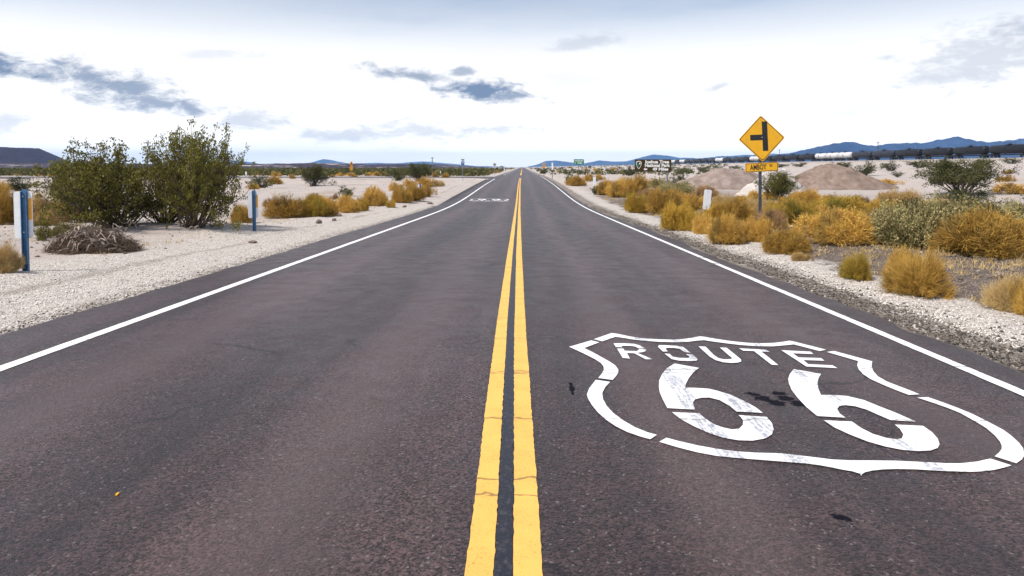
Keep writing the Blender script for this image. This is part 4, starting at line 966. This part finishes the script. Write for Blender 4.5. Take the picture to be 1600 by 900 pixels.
# brush heap of dead branches
def dead(name, px, py, wpx, hpx, nb, label, cat='dead branches', fuzz=0, m='dead_wood', thick=0.02):
    c = at(px, py); s = c.y / FPX; rx = wpx * s / 2; c = on((px - HX) / FPX * (c.y + rx * 0.4), c.y + rx * 0.4); hz_ = hpx * s
    e = empty(name, c, 0, label, cat)
    for i in range(nb):
        a = rng.uniform(0, 6.28); r = rx * math.sqrt(rng.random()) * 0.8; p = np.array([r * math.cos(a), r * math.sin(a) * .55, hz_ * (1 - (r / rx) ** 2) * rng.uniform(.15, 1.0)])
        d = rng.normal(size=3) * [1, 1, .35]; d /= np.linalg.norm(d); l = rng.uniform(.25, .6) * rx; pts = [p]
        for k_ in range(6):
            d = d + rng.normal(size=3) * .45 + [0, 0, -.05]; d /= np.linalg.norm(d); p = p + d * l / 6
            hmax = hz_ * max(0, 1 - (p[0] / rx) ** 2 - (p[1] / (rx * .6)) ** 2) + .03
            p[2] = min(max(p[2], 0.01), hmax + .05); pts.append(p.copy())
        w0 = thick * rng.uniform(.5, 1.2)
        MB().tube(pts, [w0 * (1 - .12 * q) for q in range(7)], 4).build('branch', M[m], e)
    if fuzz:
        a = rng.uniform(0, 6.28, fuzz); r = rx * np.sqrt(rng.random(fuzz)) * .95
        P0 = np.stack([r * np.cos(a), r * np.sin(a) * .6, hz_ * .85 * np.clip(1 - (r / rx) ** 2, 0, 1) * rng.uniform(0, 1, fuzz)], 1)
        D = unit(rng.normal(size=(fuzz, 3)) * [1, 1, .5]); v, f = blades(P0, D, rng.uniform(.08, .3, fuzz), rng.uniform(.008, .018, fuzz))
        v[:, 2] = np.maximum(v[:, 2], 0.0)
        tag(link('twigs', mesh('twigs', v, f, rng.random(fuzz)), M['dry_twig'], e), kind='stuff')
    return e
dead('brush_heap', 147, 396, 150, 46, 150, 'tangled heap of grey dead branches at the foot of the creosote bush', 'brush heap', fuzz=5500, thick=.026)
dead('dead_branch', 210, 364, 60, 22, 14, 'grey dead branches lying under the leaning creosote bush', thick=.022)
dead('dead_branch', 292, 363, 50, 16, 9, 'bare grey branch at the foot of the tallest creosote bush', thick=.02)
dead('dead_branch', 1548, 436, 60, 18, 6, 'bare pale branch lying on the dirt at right', thick=.012)
dead('dead_branch', 1452, 487, 50, 4, 2, 'thin pale stick on the white gravel shoulder at right', thick=.012)

# far scrub on the plains: one mass
def scrub(name, n, fx, ylo, yhi, sz, m, seed):
    r = np.random.default_rng(seed); V = []; T = []
    y = ylo * (yhi / ylo) ** r.random(n); x = fx(r, y); k_ = 46
    z = gz(x, y); s = r.uniform(.6, 1.3, n) * sz
    d = r.normal(size=(n, k_, 3)); d[..., 2] = np.abs(d[..., 2]); d /= np.linalg.norm(d, axis=2)[..., None]
    c = np.stack([x, y, z], 1)[:, None] + d * (s[:, None, None] * r.uniform(.4, 1.0, (n, k_, 1))) * [1.25, 1.25, .95]
    tri = c[:, :, None] + r.normal(size=(n, k_, 3, 3)) * (s * .17)[:, None, None, None]
    V = tri.reshape(-1, 3); T = np.repeat(r.random(n), k_)
    tag(link(name, mesh(name, V, np.arange(len(V)).reshape(-1, 3), T), M[m]), kind='stuff')
def fxl(r, y): return np.where(y > 134, -8 - r.random(len(y)) ** 1.0 * 0.82 * y, -30 - y * 0.35 - r.random(len(y)) * 0.5 * y)
scrub('far_scrub', 3400, fxl, 135, 730, 1.25, 'dark_green', 1)
scrub('far_golden_scrub', 420, fxl, 130, 600, .75, 'gold', 2)
scrub('far_right_scrub', 520, lambda r, y: 7 + r.random(len(y)) * np.minimum(y * .28, 130), 150, 1400, 1.0, 'dark_green', 3)

# ------------------------------------------------------------------ loose gravel
def pebbles(name, n, xf, y0, y1, smin, smax, m, seed, lift=0.2):
    r = np.random.default_rng(seed); y = y0 * (y1 / y0) ** r.random(n); x = xf(r, y); z = gz(x, y)
    s = smin * (smax / smin) ** (r.random(n) ** 2.2)
    o = np.array([(1, 0, 0), (0, 1, 0), (-1, 0, 0), (0, -1, 0), (0, 0, .75), (0, 0, -.75)], float)
    v = o[None] * (0.75 + 0.5 * r.random((n, 6, 1))) + r.normal(size=(n, 6, 3)) * .16
    a = r.uniform(0, 6.28, n); ca, sa = np.cos(a)[:, None], np.sin(a)[:, None]
    vx = v[..., 0] * ca - v[..., 1] * sa; vy = v[..., 0] * sa + v[..., 1] * ca
    v = np.stack([vx, vy, v[..., 2]], 2) * s[:, None, None] + np.stack([x, y, z + s * lift], 1)[:, None]
    F = np.array([(0, 1, 4), (1, 2, 4), (2, 3, 4), (3, 0, 4), (1, 0, 5), (2, 1, 5), (3, 2, 5), (0, 3, 5)])
    f = (F[None] + (np.arange(n) * 6)[:, None, None]).reshape(-1, 3)
    tag(link(name, mesh(name, v.reshape(-1, 3), f, np.repeat(r.random(n), 8)), M[m]), kind='stuff')
pebbles('loose_gravel', 17000, lambda r, y: PL - 0.06 - np.abs(r.normal(size=len(y))) * 2.2, 6.2, 34, .004, .020, 'pebble', 1)
pebbles('loose_gravel', 14000, lambda r, y: PR + 0.55 + np.abs(r.normal(size=len(y))) * 0.55, 4.2, 34, .004, .018, 'pebble', 2)
pebbles('asphalt_crumbs', 14000, lambda r, y: PR + 0.04 + np.abs(r.normal(size=len(y))) * 0.38 + 0.25 * np.clip(vnoise(y * .5, y * 0, 3), 0, 1), 4.0, 40, .005, .024, 'dark_pebble', 3)
pebbles('asphalt_crumbs', 3500, lambda r, y: PL - 0.03 - np.abs(r.normal(size=len(y))) * 0.18, 6.0, 40, .004, .016, 'dark_pebble', 4)
pebbles('dirt_clods', 9000, lambda r, y: PR + 2.0 + r.random(len(y)) * 6.0, 6.0, 30, .008, .045, 'clod', 5)
pebbles('sand_grit', 6000, lambda r, y: np.where(r.random(len(y)) < .6, -8 - r.random(len(y)) * 26, 9 + r.random(len(y)) * 40), 14, 90, .012, .05, 'clod', 6)

# ------------------------------------------------------------------ signs and markers
def leanM(deg): return Matrix.Rotation(R(deg), 4, 'Y')
def marker(c, label, w_=.28, h_=.76, top=1.3, back=True, lean=0.0, rz=0.0, post='steel_blue', bury=.25):
    """roadside post with a rounded white plate; back=True shows the post in front of the plate"""
    e = empty('marker_post', c, rz, label, 'roadside marker', 'white plated roadside markers')
    L_ = leanM(lean)
    p = MB(); wd = .092
    p.prism([(-wd / 2, -bury), (wd / 2, -bury), (wd / 2, top + .02), (wd / 2 - .02, top + .035), (-wd / 2 + .02, top + .035), (-wd / 2, top + .02)], -.012, .0, L_)
    p.prism([(-wd / 2, -bury), (-wd / 2 + .012, -bury), (-wd / 2 + .012, top), (-wd / 2, top)], -.045, -.0125, L_)
    p.prism([(wd / 2 - .012, -bury), (wd / 2, -bury), (wd / 2, top), (wd / 2 - .012, top)], -.045, -.0125, L_)
    p.build('post', M[post], e)
    y0 = .004 if back else -.058
    pl = MB().prism(rounded(w_, h_, .045, cz=top - h_ / 2, cx=-.03 if back else 0), y0, y0 + .006, L_).build('plate', M['white_sheet'], e)
    if back: MB().prism(rounded(.05, h_ * .46, .008, cz=top - h_ * .38, cx=w_ * .5 - .065), y0 - .004, y0 - .0005, L_).build('reflector', M['amber_sheet'], pl)
    for zz in (top - .08, top - h_ + .1):
        q = MB().box((0, y0 - (.052 if back else .005), zz), (.022, .008, .022), L_); q.build('bolt', M['galv'], e)
    return e
c = at(42, 423); marker(c, 'nearest blue steel marker post with white plate at the left edge', top=up(299, c.y) - c.z, lean=-1.6, rz=.12)
c = at(398, 361); marker(c, 'blue marker post with white plate beside the tallest creosote bush', top=up(299, c.y) - c.z, lean=-1.2, rz=.12)
c = at(657, 312); marker(c, 'small blue marker post among the far end of the left golden shrubs', top=up(288, c.y) - c.z, lean=-1.0, rz=.12)
c = on(off(1101, 24.5), 24.5); marker(c, 'near white marker leaning right among the right golden shrubs', top=up(296, 24.5) - c.z, back=False, lean=5.5, post='steel_dark', h_=.72, w_=.27)
c = on(off(928.5, 58), 58); marker(c, 'farther white marker upright by the right road edge', top=up(276, 58) - c.z, back=False, lean=0.5, post='steel_dark', h_=.78, w_=.25)
c = on(off(863, 108), 108); marker(c, 'narrow white marker farthest down the right side', top=up(254, 108) - c.z, back=False, post='steel_dark', h_=1.15, w_=.24)
c = at(384.5, 277); marker(c, 'tiny white marker on the plain right of the tall creosote bush', top=up(268, c.y) - c.z, back=False, post='galv', h_=.7, w_=.3)
c = at(688, 274); marker(c, 'tiny white marker on the far plain left of the triangular sign', top=up(267, c.y) - c.z, back=False, post='galv', h_=.7, w_=.28)
c = at(788, 270); marker(c, 'tiny white marker left of the road beyond the junction', top=up(265, c.y) - c.z, back=False, post='galv', h_=.7, w_=.3)

def posts(e, xs_, z1, rad=.04, m='galv', y0=.03, bury=.3, sq=True):
    for x_ in xs_:
        if sq: MB().box((x_, y0, (z1 - bury) / 2), (rad * 2, rad * 1.6, z1 + bury)).build('post', M[m], e)
        else: MB().tube([(x_, y0, -bury), (x_, y0, z1)], rad, 10).build('post', M[m], e)
def panel(e, name, pts, m, y=0.0, th=.006, T=None, parent=None):
    return MB().prism(pts, y - th, y, T).build(name, M[m], parent or e)

# yellow side road warning sign with the name plate below
y = 20.0; c = on(off(1188.5, y), y)
e = empty('warning_sign', c, 0, 'yellow diamond side road sign with AMBOY RD plate on a dark post', 'road sign')
zc = up(216.5, y) - c.z; hd = 36.2 * y / FPX
posts(e, [0.0], zc + .25, .038, 'steel_dark', .05)
T = Matrix.Translation((0.03, 0, zc)) @ leanM(-2.6)
def diamond(h, r=.05):
    s = h * math.sqrt(2) / 2
    return [(a * math.cos(R(45)) - b * math.sin(R(45)), a * math.sin(R(45)) + b * math.cos(R(45))) for a, b in rounded(2 * s * .99, 2 * s * .99, r)]
pn = panel(e, 'panel', diamond(hd + .012), 'sign_yellow', T=T)
panel(e, 'border', diamond(hd - .018), 'sign_black', y=-.0068, th=.001, T=T, parent=pn)
panel(e, 'field', diamond(hd - .042), 'sign_yellow', y=-.0084, th=.001, T=T, parent=pn)
u = y / FPX * 1.0
MB().prism([(1.0 * u, -19.5 * u), (9.4 * u, -19.5 * u), (9.4 * u, 26.5 * u), (1.0 * u, 26.5 * u), (1.0 * u, 6.4 * u), (-18 * u, 6.4 * u), (-18 * u, -2.4 * u), (1.0 * u, -2.4 * u)], -.0108, -.0096, T).build('symbol', M['sign_black'], pn)
for (bx, bz) in ((0, 28.5), (-24, -.5), (24, 1), (0, -27)):
    MB().prism(rounded(.02, .02, .009, cx=bx * u, cz=bz * u), -.014, -.0098, T).build('bolt', M['galv'], pn)
MB().prism(rounded(.022, .022, .01, cx=.5 * u, cz=2 * u), -.016, -.011, T).build('bolt', M['sign_white'], pn)
zp = up(261.2, y) - c.z; T2 = Matrix.Translation((0.03, 0, zp)) @ leanM(-3.0)
np_ = panel(e, 'name_plate', rounded(51 * u, 14 * u, .03), 'sign_yellow', T=T2)
panel(e, 'border', rounded(50 * u, 13 * u, .028), 'sign_black', y=-.0068, th=.001, T=T2, parent=np_)
panel(e, 'field', rounded(48.4 * u, 11.4 * u, .022), 'sign_yellow', y=-.0084, th=.001, T=T2, parent=np_)
text_part('lettering', 'AMBOY', 8.6 * u * 1.38, M['sign_black'], np_, (-5.5 * u, -.0105, -.1 * u), bold=.005, sx=.62, M=T2)
text_part('lettering', 'RD', 4.0 * u * 1.38, M['sign_black'], np_, (14.5 * u, -.0105, 1.8 * u), bold=.003, sx=.6, M=T2)

# brown park sign
y = 55.0; c = on(off(1020.3, y), y); u = y / FPX
e = empty('park_sign', c, 0, 'brown Joshua Tree National Park sign on two posts', 'road sign')
zc = up(258.6, y) - c.z
posts(e, [-26.3 * u, 22.5 * u], zc + 8 * u, .055, 'galv', .06, bury=.5)
pn = panel(e, 'panel', rounded(57 * u, 19 * u, .05), 'sign_brown', th=.02, T=Matrix.Translation((0, 0, zc)))
B0 = -.0215
for t0, dz_ in (('Joshua Tree', 5.6), ('National Park', 0.0)):
    text_part('lettering', t0, 5.2 * u * 1.32, M['sign_white'], pn, (6.4 * u, B0, zc + dz_ * u), bold=.016, sx=1.12 if t0[0] == 'J' else 1.02)
text_part('lettering', '49 Miles', 4.8 * u * 1.32, M['sign_white'], pn, (11.5 * u, B0, zc - 5.8 * u), bold=.016, sx=1.15)
ax = -12.0 * u; az_ = zc - 5.8 * u
MB().prism([(ax - .15, az_), (ax - .0, az_ - .12), (ax - .0, az_ - .05), (ax + .15, az_ - .05), (ax + .15, az_ + .05), (ax - .0, az_ + .05), (ax - .0, az_ + .12)], B0 - .002, B0).build('arrow', M['sign_white'], pn)
def arrowhead(s, cx, cz):
    return [(cx + s * a, cz + s * b) for a, b in ((0, -1.2), (.38, -.72), (.72, -.05), (.80, .55), (.62, .95), (.30, 1.05), (0, 1.12), (-.30, 1.05), (-.62, .95), (-.80, .55), (-.72, -.05), (-.38, -.72))]
ex, ez = -22.3 * u, zc + 1.0 * u
em = MB().prism(arrowhead(.29, ex, ez), B0 - .002, B0).build('emblem', M['sign_white'], pn)
MB().prism(arrowhead(.235, ex, ez), B0 - .005, B0 - .003).build('emblem_field', M['sign_brown'], em)
MB().prism([(ex - .15, ez - .10), (ex - .02, ez - .16), (ex + .02, ez + .02), (ex - .0, ez + .16), (ex - .08, ez + .22), (ex - .15, ez + .14)], B0 - .008, B0 - .006).build('emblem_tree', M['sign_green'], em)
MB().prism([(ex + .03, ez + .02), (ex + .13, ez + .06), (ex + .14, ez + .16), (ex + .05, ez + .19)], B0 - .008, B0 - .006).build('emblem_peak', M['sign_white'], em)

# green distance sign
y = 104.0; c = on(off(904.5, y), y); u = y / FPX
e = empty('distance_sign', c, 0, 'green place sign with two white lines on a single post', 'road sign')
zc = up(253.0, y) - c.z; posts(e, [0], zc + .3, .05, 'rust', .05)
pn = panel(e, 'panel', rounded(15.8 * u, 8.2 * u, .06), 'sign_green', th=.015, T=Matrix.Translation((0, 0, zc)))
text_part('lettering', 'Twentynine Palms', 2.0 * u * 1.1, M['sign_white'], pn, (0, -.0165, zc + 1.7 * u), bold=.010, sx=.82)
text_part('lettering', '50 Miles', 1.9 * u * 1.2, M['sign_white'], pn, (1.6 * u, -.0165, zc - 1.7 * u), bold=.010, sx=.95)
ax = -5.8 * u; az_ = zc - 1.7 * u
MB().prism([(ax - .12, az_), (ax, az_ - .09), (ax, az_ - .04), (ax + .12, az_ - .04), (ax + .12, az_ + .04), (ax, az_ + .04), (ax, az_ + .09)], -.018, -.0155).build('arrow', M['sign_white'], pn)

# blue route marker with a small plate above
c = at(723, 283); y = c.y; u = y / FPX
e = empty('route_sign', c, 0, 'blue pentagon route marker with a tan plate above, left of the road', 'road sign')
posts(e, [0], up(249, y) - c.z, .03, 'galv', .03)
zt = up(249.6, y) - c.z
panel(e, 'plate', rounded(5.0 * u, 2.6 * u, .02, cz=zt), 'sign_back'); zb = up(255.2, y) - c.z
pb = panel(e, 'shield', [(-3.1 * u, zb + 2.4 * u), (0, zb + 3.4 * u), (3.1 * u, zb + 2.4 * u), (2.1 * u, zb - 3.4 * u), (-2.1 * u, zb - 3.4 * u)], 'sign_blue')
MB().prism([(-1.9 * u, zb + 1.2 * u), (1.9 * u, zb + 1.2 * u), (1.7 * u, zb + .5 * u), (-1.7 * u, zb + .5 * u)], -.009, -.0065).build('band', M['sign_white'], pb)
# back of a triangular sign further left
c = at(675.5, 279); y = c.y; u = y / FPX
e = empty('yield_sign', c, 0, 'back of a pale triangular sign above a narrow plate, far left', 'road sign')
posts(e, [0], up(247, y) - c.z, .03, 'galv', .03); zt = up(246, y) - c.z
panel(e, 'panel', [(-2.4 * u, zt), (2.4 * u, zt), (.3 * u, zt - 3.2 * u), (-.3 * u, zt - 3.2 * u)], 'sign_back')
panel(e, 'plate', rounded(1.8 * u, 4.6 * u, .02, cz=zt - 6.5 * u), 'galv')
# orange stacked signs
c = at(549, 277); y = c.y; u = y / FPX
e = empty('orange_sign', c, .25, 'stacked orange diamond and plate sign on the left plain', 'road sign')
zt = up(256, y) - c.z; posts(e, [0], zt, .035, 'galv', .03)
panel(e, 'panel', [(a * .72, b + zt) for a, b in diamond(4.2 * u, .04)], 'orange_sheet')
panel(e, 'plate', rounded(4.6 * u, 6.6 * u, .04, cz=zt - 7.0 * u), 'orange_sheet')
MB().prism([(-.5 * u, zt - 1.5 * u), (.5 * u, zt - 1.5 * u), (.5 * u, zt + 1.2 * u), (1.0 * u, zt + 1.2 * u), (0, zt + 2.4 * u), (-1.0 * u, zt + 1.2 * u), (-.5 * u, zt + 1.2 * u)], -.009, -.0065).build('symbol', M['sign_black'], e)
# back of a diamond sign left of the road
c = on(off(773, 150), 150); y = 150.0; u = y / FPX
e = empty('warning_sign', c, 0, 'back of a dull diamond sign left of the road beyond the junction', 'road sign')
zt = up(257, y) - c.z; posts(e, [0], zt, .04, 'galv', -.03)
panel(e, 'panel', [(a, b + zt) for a, b in diamond(2.9 * u, .05)], 'sign_back', y=.02)
# orange rectangular sign right of the road
c = on(off(850, 140), 140); y = 140.0; u = y / FPX
e = empty('orange_sign', c, 0, 'orange upright panel right of the road near the horizon', 'road sign')
zt = up(258.5, y) - c.z; posts(e, [-.7 * u, .7 * u], zt, .03, 'steel_dark', .03)
pn = panel(e, 'panel', rounded(3.6 * u, 7.2 * u, .03, cz=zt), 'orange_sheet')
for q in (2.0, 0.2, -1.8): MB().prism(rounded(2.2 * u, .7 * u, .02, cz=zt + q * u), -.0085, -.0065).build('mark', M['sign_black'], pn)
# white shed far left of the road
y = 420.0; c = on(off(784, y), y); u = y / FPX
e = empty('shed', c, .1, 'low white shed on the horizon left of the road', 'shed')
MB().box((0, 1.5, .9), (9 * u, 3.0, 1.8)).build('wall', M['car_white'], e)
MB().prism([(-5 * u, 1.8), (5 * u, 1.8), (0, 2.6)], -.3, 3.3).build('roof', M['galv'], e)
MB().box((.5, -.02, .75), (.8, .04, 1.5)).build('door', M['timber'], e)

# ------------------------------------------------------------------ train and line side poles
def car_meshes(kind, L):
    hl = L / 2 - 1.25; r = 1.52 if kind == 'tank' else 1.62; out = {}
    b = MB(); zc_ = 2.85
    b.ring([(-hl, .25), (-hl + .06, r * .55), (-hl + .22, r * .82), (-hl + .5, r * .97), (-hl + .8, r), (hl - .8, r), (hl - .5, r * .97), (hl - .22, r * .82), (hl - .06, r * .55), (hl, .25)], n=24, cz=zc_); out['tank'] = b
    m_ = MB(); m_.tube([(0, 0, zc_ + r - .12), (0, 0, zc_ + r + .42)], .48, 12)
    m_.box((0, 0, zc_ + r + .10), (2.0, 2.8, .07))
    for sx in (-1, 1):
        for sy in (-1.35, 0, 1.35): m_.box((sx * .95, sy, zc_ + r + .42), (.05, .05, .62))
        m_.box((sx * .95, 0, zc_ + r + .74), (.05, 2.75, .05))
    out['manway'] = m_
    s_ = MB(); s_.box((0, 0, 1.0), (.8, L - .6, .36))
    for sy in (-1, 1): s_.box((0, sy * (hl - .1), 1.05), (2.7, .35, .5)); s_.box((0, sy * (hl - 1.8), 1.25), (2.2, .9, .5)); s_.box((0, sy * (L / 2 - .25), .95), (.25, .6, .25))
    out['underframe'] = s_
    l_ = MB()
    for sx in (-1, 1):
        for q in (-.25, .25): l_.box((sx * 1.62, q, 2.3), (.05, .05, 2.6))
        for k_ in range(7): l_.box((sx * 1.62, 0, 1.2 + k_ * .36), (.045, .5, .045))
    out['ladder'] = l_
    g = MB()
    for sx in (-1, 1):
        g.box((sx * .98, 0, .62), (.16, 2.2, .34))
        for sy in (-.88, .88):
            v, f = tube([(sx * .62, sy, .46), (sx * .80, sy, .46)], .44, 12); g.add(v, f); g.add([(sx * .8, sy + .44 * math.cos(k_ * .5236), .46 + .44 * math.sin(k_ * .5236)) for k_ in range(12)], [tuple(range(12))])
    out['bogie'] = g
    return {k_: q.build(k_, None) for k_, q in out.items()}
PROTOC = {}
def train_car(y0, L, colour, label):
    key = round(L)
    if key not in PROTOC:
        d = {}
        for k_, o in car_meshes('tank', L).items():
            d[k_] = o.data; bpy.data.objects.remove(o)
        PROTOC[key] = d
    d = PROTOC[key]
    e = empty('tank_car', (RX, y0 + L / 2, RZ + .1), 0, label, 'rail car', 'cars of the freight train')
    cm = M[{'black': 'car_black', 'white': 'car_white', 'grey': 'car_grey'}[colour]]
    link('tank', use(d['tank'], cm), None, e).data.polygons.foreach_set('use_smooth', np.ones(len(d['tank'].polygons), bool))
    link('manway', use(d['manway'], M['car_under']), None, e); link('underframe', use(d['underframe'], M['car_under']), None, e)
    link('ladder', use(d['ladder'], M['car_under']), None, e)
    for s in (-1, 1):
        o = link('bogie', use(d['bogie'], M['car_under']), None, e); o.location = (0, s * (L / 2 - 2.9), 0)
for me_ in (): pass
ORD = ['first', 'second', 'third', 'fourth', 'fifth', 'sixth', 'seventh', 'eighth', 'ninth', 'tenth', 'eleventh', 'twelfth', 'thirteenth', 'fourteenth', 'fifteenth', 'sixteenth', 'seventeenth', 'eighteenth', 'nineteenth',
       'twentieth', 'twenty-first', 'twenty-second', 'twenty-third', 'twenty-fourth', 'twenty-fifth', 'twenty-sixth', 'twenty-seventh', 'twenty-eighth', 'twenty-ninth', 'thirtieth', 'thirty-first', 'thirty-second']
yy = 221.0
seq = [('black', 20)] * 4 + [('grey', 20), ('grey', 20)] + [('white', 14.2)] * 3 + [('black', 22)] * 4 + [('white', 22), ('black', 22), ('grey', 22), ('black', 22), ('white', 22), ('grey', 22), ('black', 22), ('black', 22), ('grey', 22), ('grey', 22), ('white', 22),
      ('black', 22), ('white', 22), ('white', 22), ('grey', 22), ('white', 22), ('white', 22)]
for i, (col_, L) in enumerate(seq):
    train_car(yy, L, col_, ('%s tank car, %s of the train counted from the right picture edge' % (col_, ORD[i])))
    yy += L
for k_, (px, tz) in enumerate(((1372, 221), (1218, 233), (1129, 243), (1071.5, 247), (1032, 250), (979, 252))):
    X = 178.0; Y = X * FPX / (px - HX); zb = RZ - 1.2
    e = empty('utility_pole', (X, Y, zb), .2, ['wooden utility pole rising behind the train, tallest at right', 'wooden utility pole just right of the yellow diamond sign', 'wooden utility pole left of the yellow sign behind the train',
              'wooden utility pole right of the park sign', 'wooden utility pole rising over the park sign', 'wooden utility pole left of the park sign'][k_], 'utility pole', 'poles along the railway')
    h = up(tz, Y) - zb
    MB().tube([(0, 0, -1.0), (0, 0, h)], [.20, .13], 8).build('pole', M['timber'], e)
    MB().box((0, 0, h - .7), (2.2, .14, .16)).build('crossarm', M['timber'], e)
    for q in (-.95, -.4, .4, .95): MB().tube([(q, 0, h - .62), (q, 0, h - .42)], .06, 6).build('insulator', M['galv'], e)

# ------------------------------------------------------------------ small loose things
def stone(px, py, wpx, hpx, label, m='stone', seed=1):
    c = at(px, py); s = c.y / FPX; r = np.random.default_rng(seed)
    th = np.linspace(0, 2 * math.pi, 9)[:-1]; v = []; f = []
    for k_, (q, zz) in enumerate(((.75, -.1), (1.0, .28), (.82, .7), (.35, .98))):
        for t0 in th: v.append((q * math.cos(t0) * r.uniform(.8, 1.15), q * math.sin(t0) * r.uniform(.75, 1.1), zz + r.normal() * .05))
    for k_ in range(3):
        for j in range(8): f.append((k_ * 8 + j, k_ * 8 + (j + 1) % 8, k_ * 8 + 8 + (j + 1) % 8, k_ * 8 + 8 + j))
    f.append(tuple(24 + j for j in range(8)))
    o = link('stone', mesh('stone', np.array(v) * [wpx * s / 2, wpx * s / 2 * .8, hpx * s], f), M[m]); o.location = c
    return tag(o, label, 'stone')
stone(498, 349, 10, 6, 'larger dark brown stone on the sand before the left golden shrubs', seed=1)
stone(522, 345, 8, 4, 'dark stone right of the larger one before the left shrubs', seed=2)
stone(530, 338, 8, 4, 'dark stone at the foot of the third golden shrub of the left row', seed=3)
stone(632, 324, 7, 3, 'brownish stone near the third post on the left', seed=4)
stone(672, 319, 10, 3, 'flat dark stone near the road edge beyond the third post', seed=5)
stone(395, 380, 14, 4, 'flat brown stone on the gravel below the second post', seed=6)
c = at(1162, 377); u = c.y / FPX
e = tag(MB().prism([(-4 * u, 0), (2.2 * u, 0), (9.5 * u, 21 * u), (8.5 * u, 24 * u), (-4 * u, 25.5 * u), (-4.6 * u, 24 * u), (3.6 * u, 21.2 * u)], -.02, .01, Matrix.Rotation(R(-14), 4, 'X')).build('plastic_scrap', M['plastic']),
        'bent white scrap leaning on the golden shrub below the yellow sign', 'scrap')
e.location = (c.x, c.y - .12, c.z + .02)
for (px, py, w_, h_, lb) in ((1233, 356, 8, 3, 'flat white scrap of litter right of the yellow sign post'), (1131, 381, 6, 5, 'small white scrap left of the bent one'), (1225, 269, 8, 7, 'white lump on top of the pale mound right of the sign')):
    c = at(px, py); u = c.y / FPX
    o = tag(MB().prism([(-w_ / 2 * u, 0), (w_ * .4 * u, -.0), (w_ / 2 * u, h_ * .6 * u), (w_ * .1 * u, h_ * u), (-w_ * .4 * u, h_ * .7 * u)], -.06, .06, Matrix.Rotation(R(-25), 4, 'X')).build('litter', M['plastic']), lb, 'litter')
    o.location = (c.x, c.y - .1, c.z + .02); o.rotation_euler = (0, 0, .4)
o = tag(MB().prism([(-.005, -.010), (.005, -.011), (.006, .009), (-.004, .010)], -.003, .003, Matrix.Rotation(R(90), 4, 'X')).build('reflector_chip', M['sign_yellow']), 'tiny yellow chip lying on the asphalt of the left lane', 'chip')
o.location = (-1.94, 3.27, float(zr(3.27)) + .005)
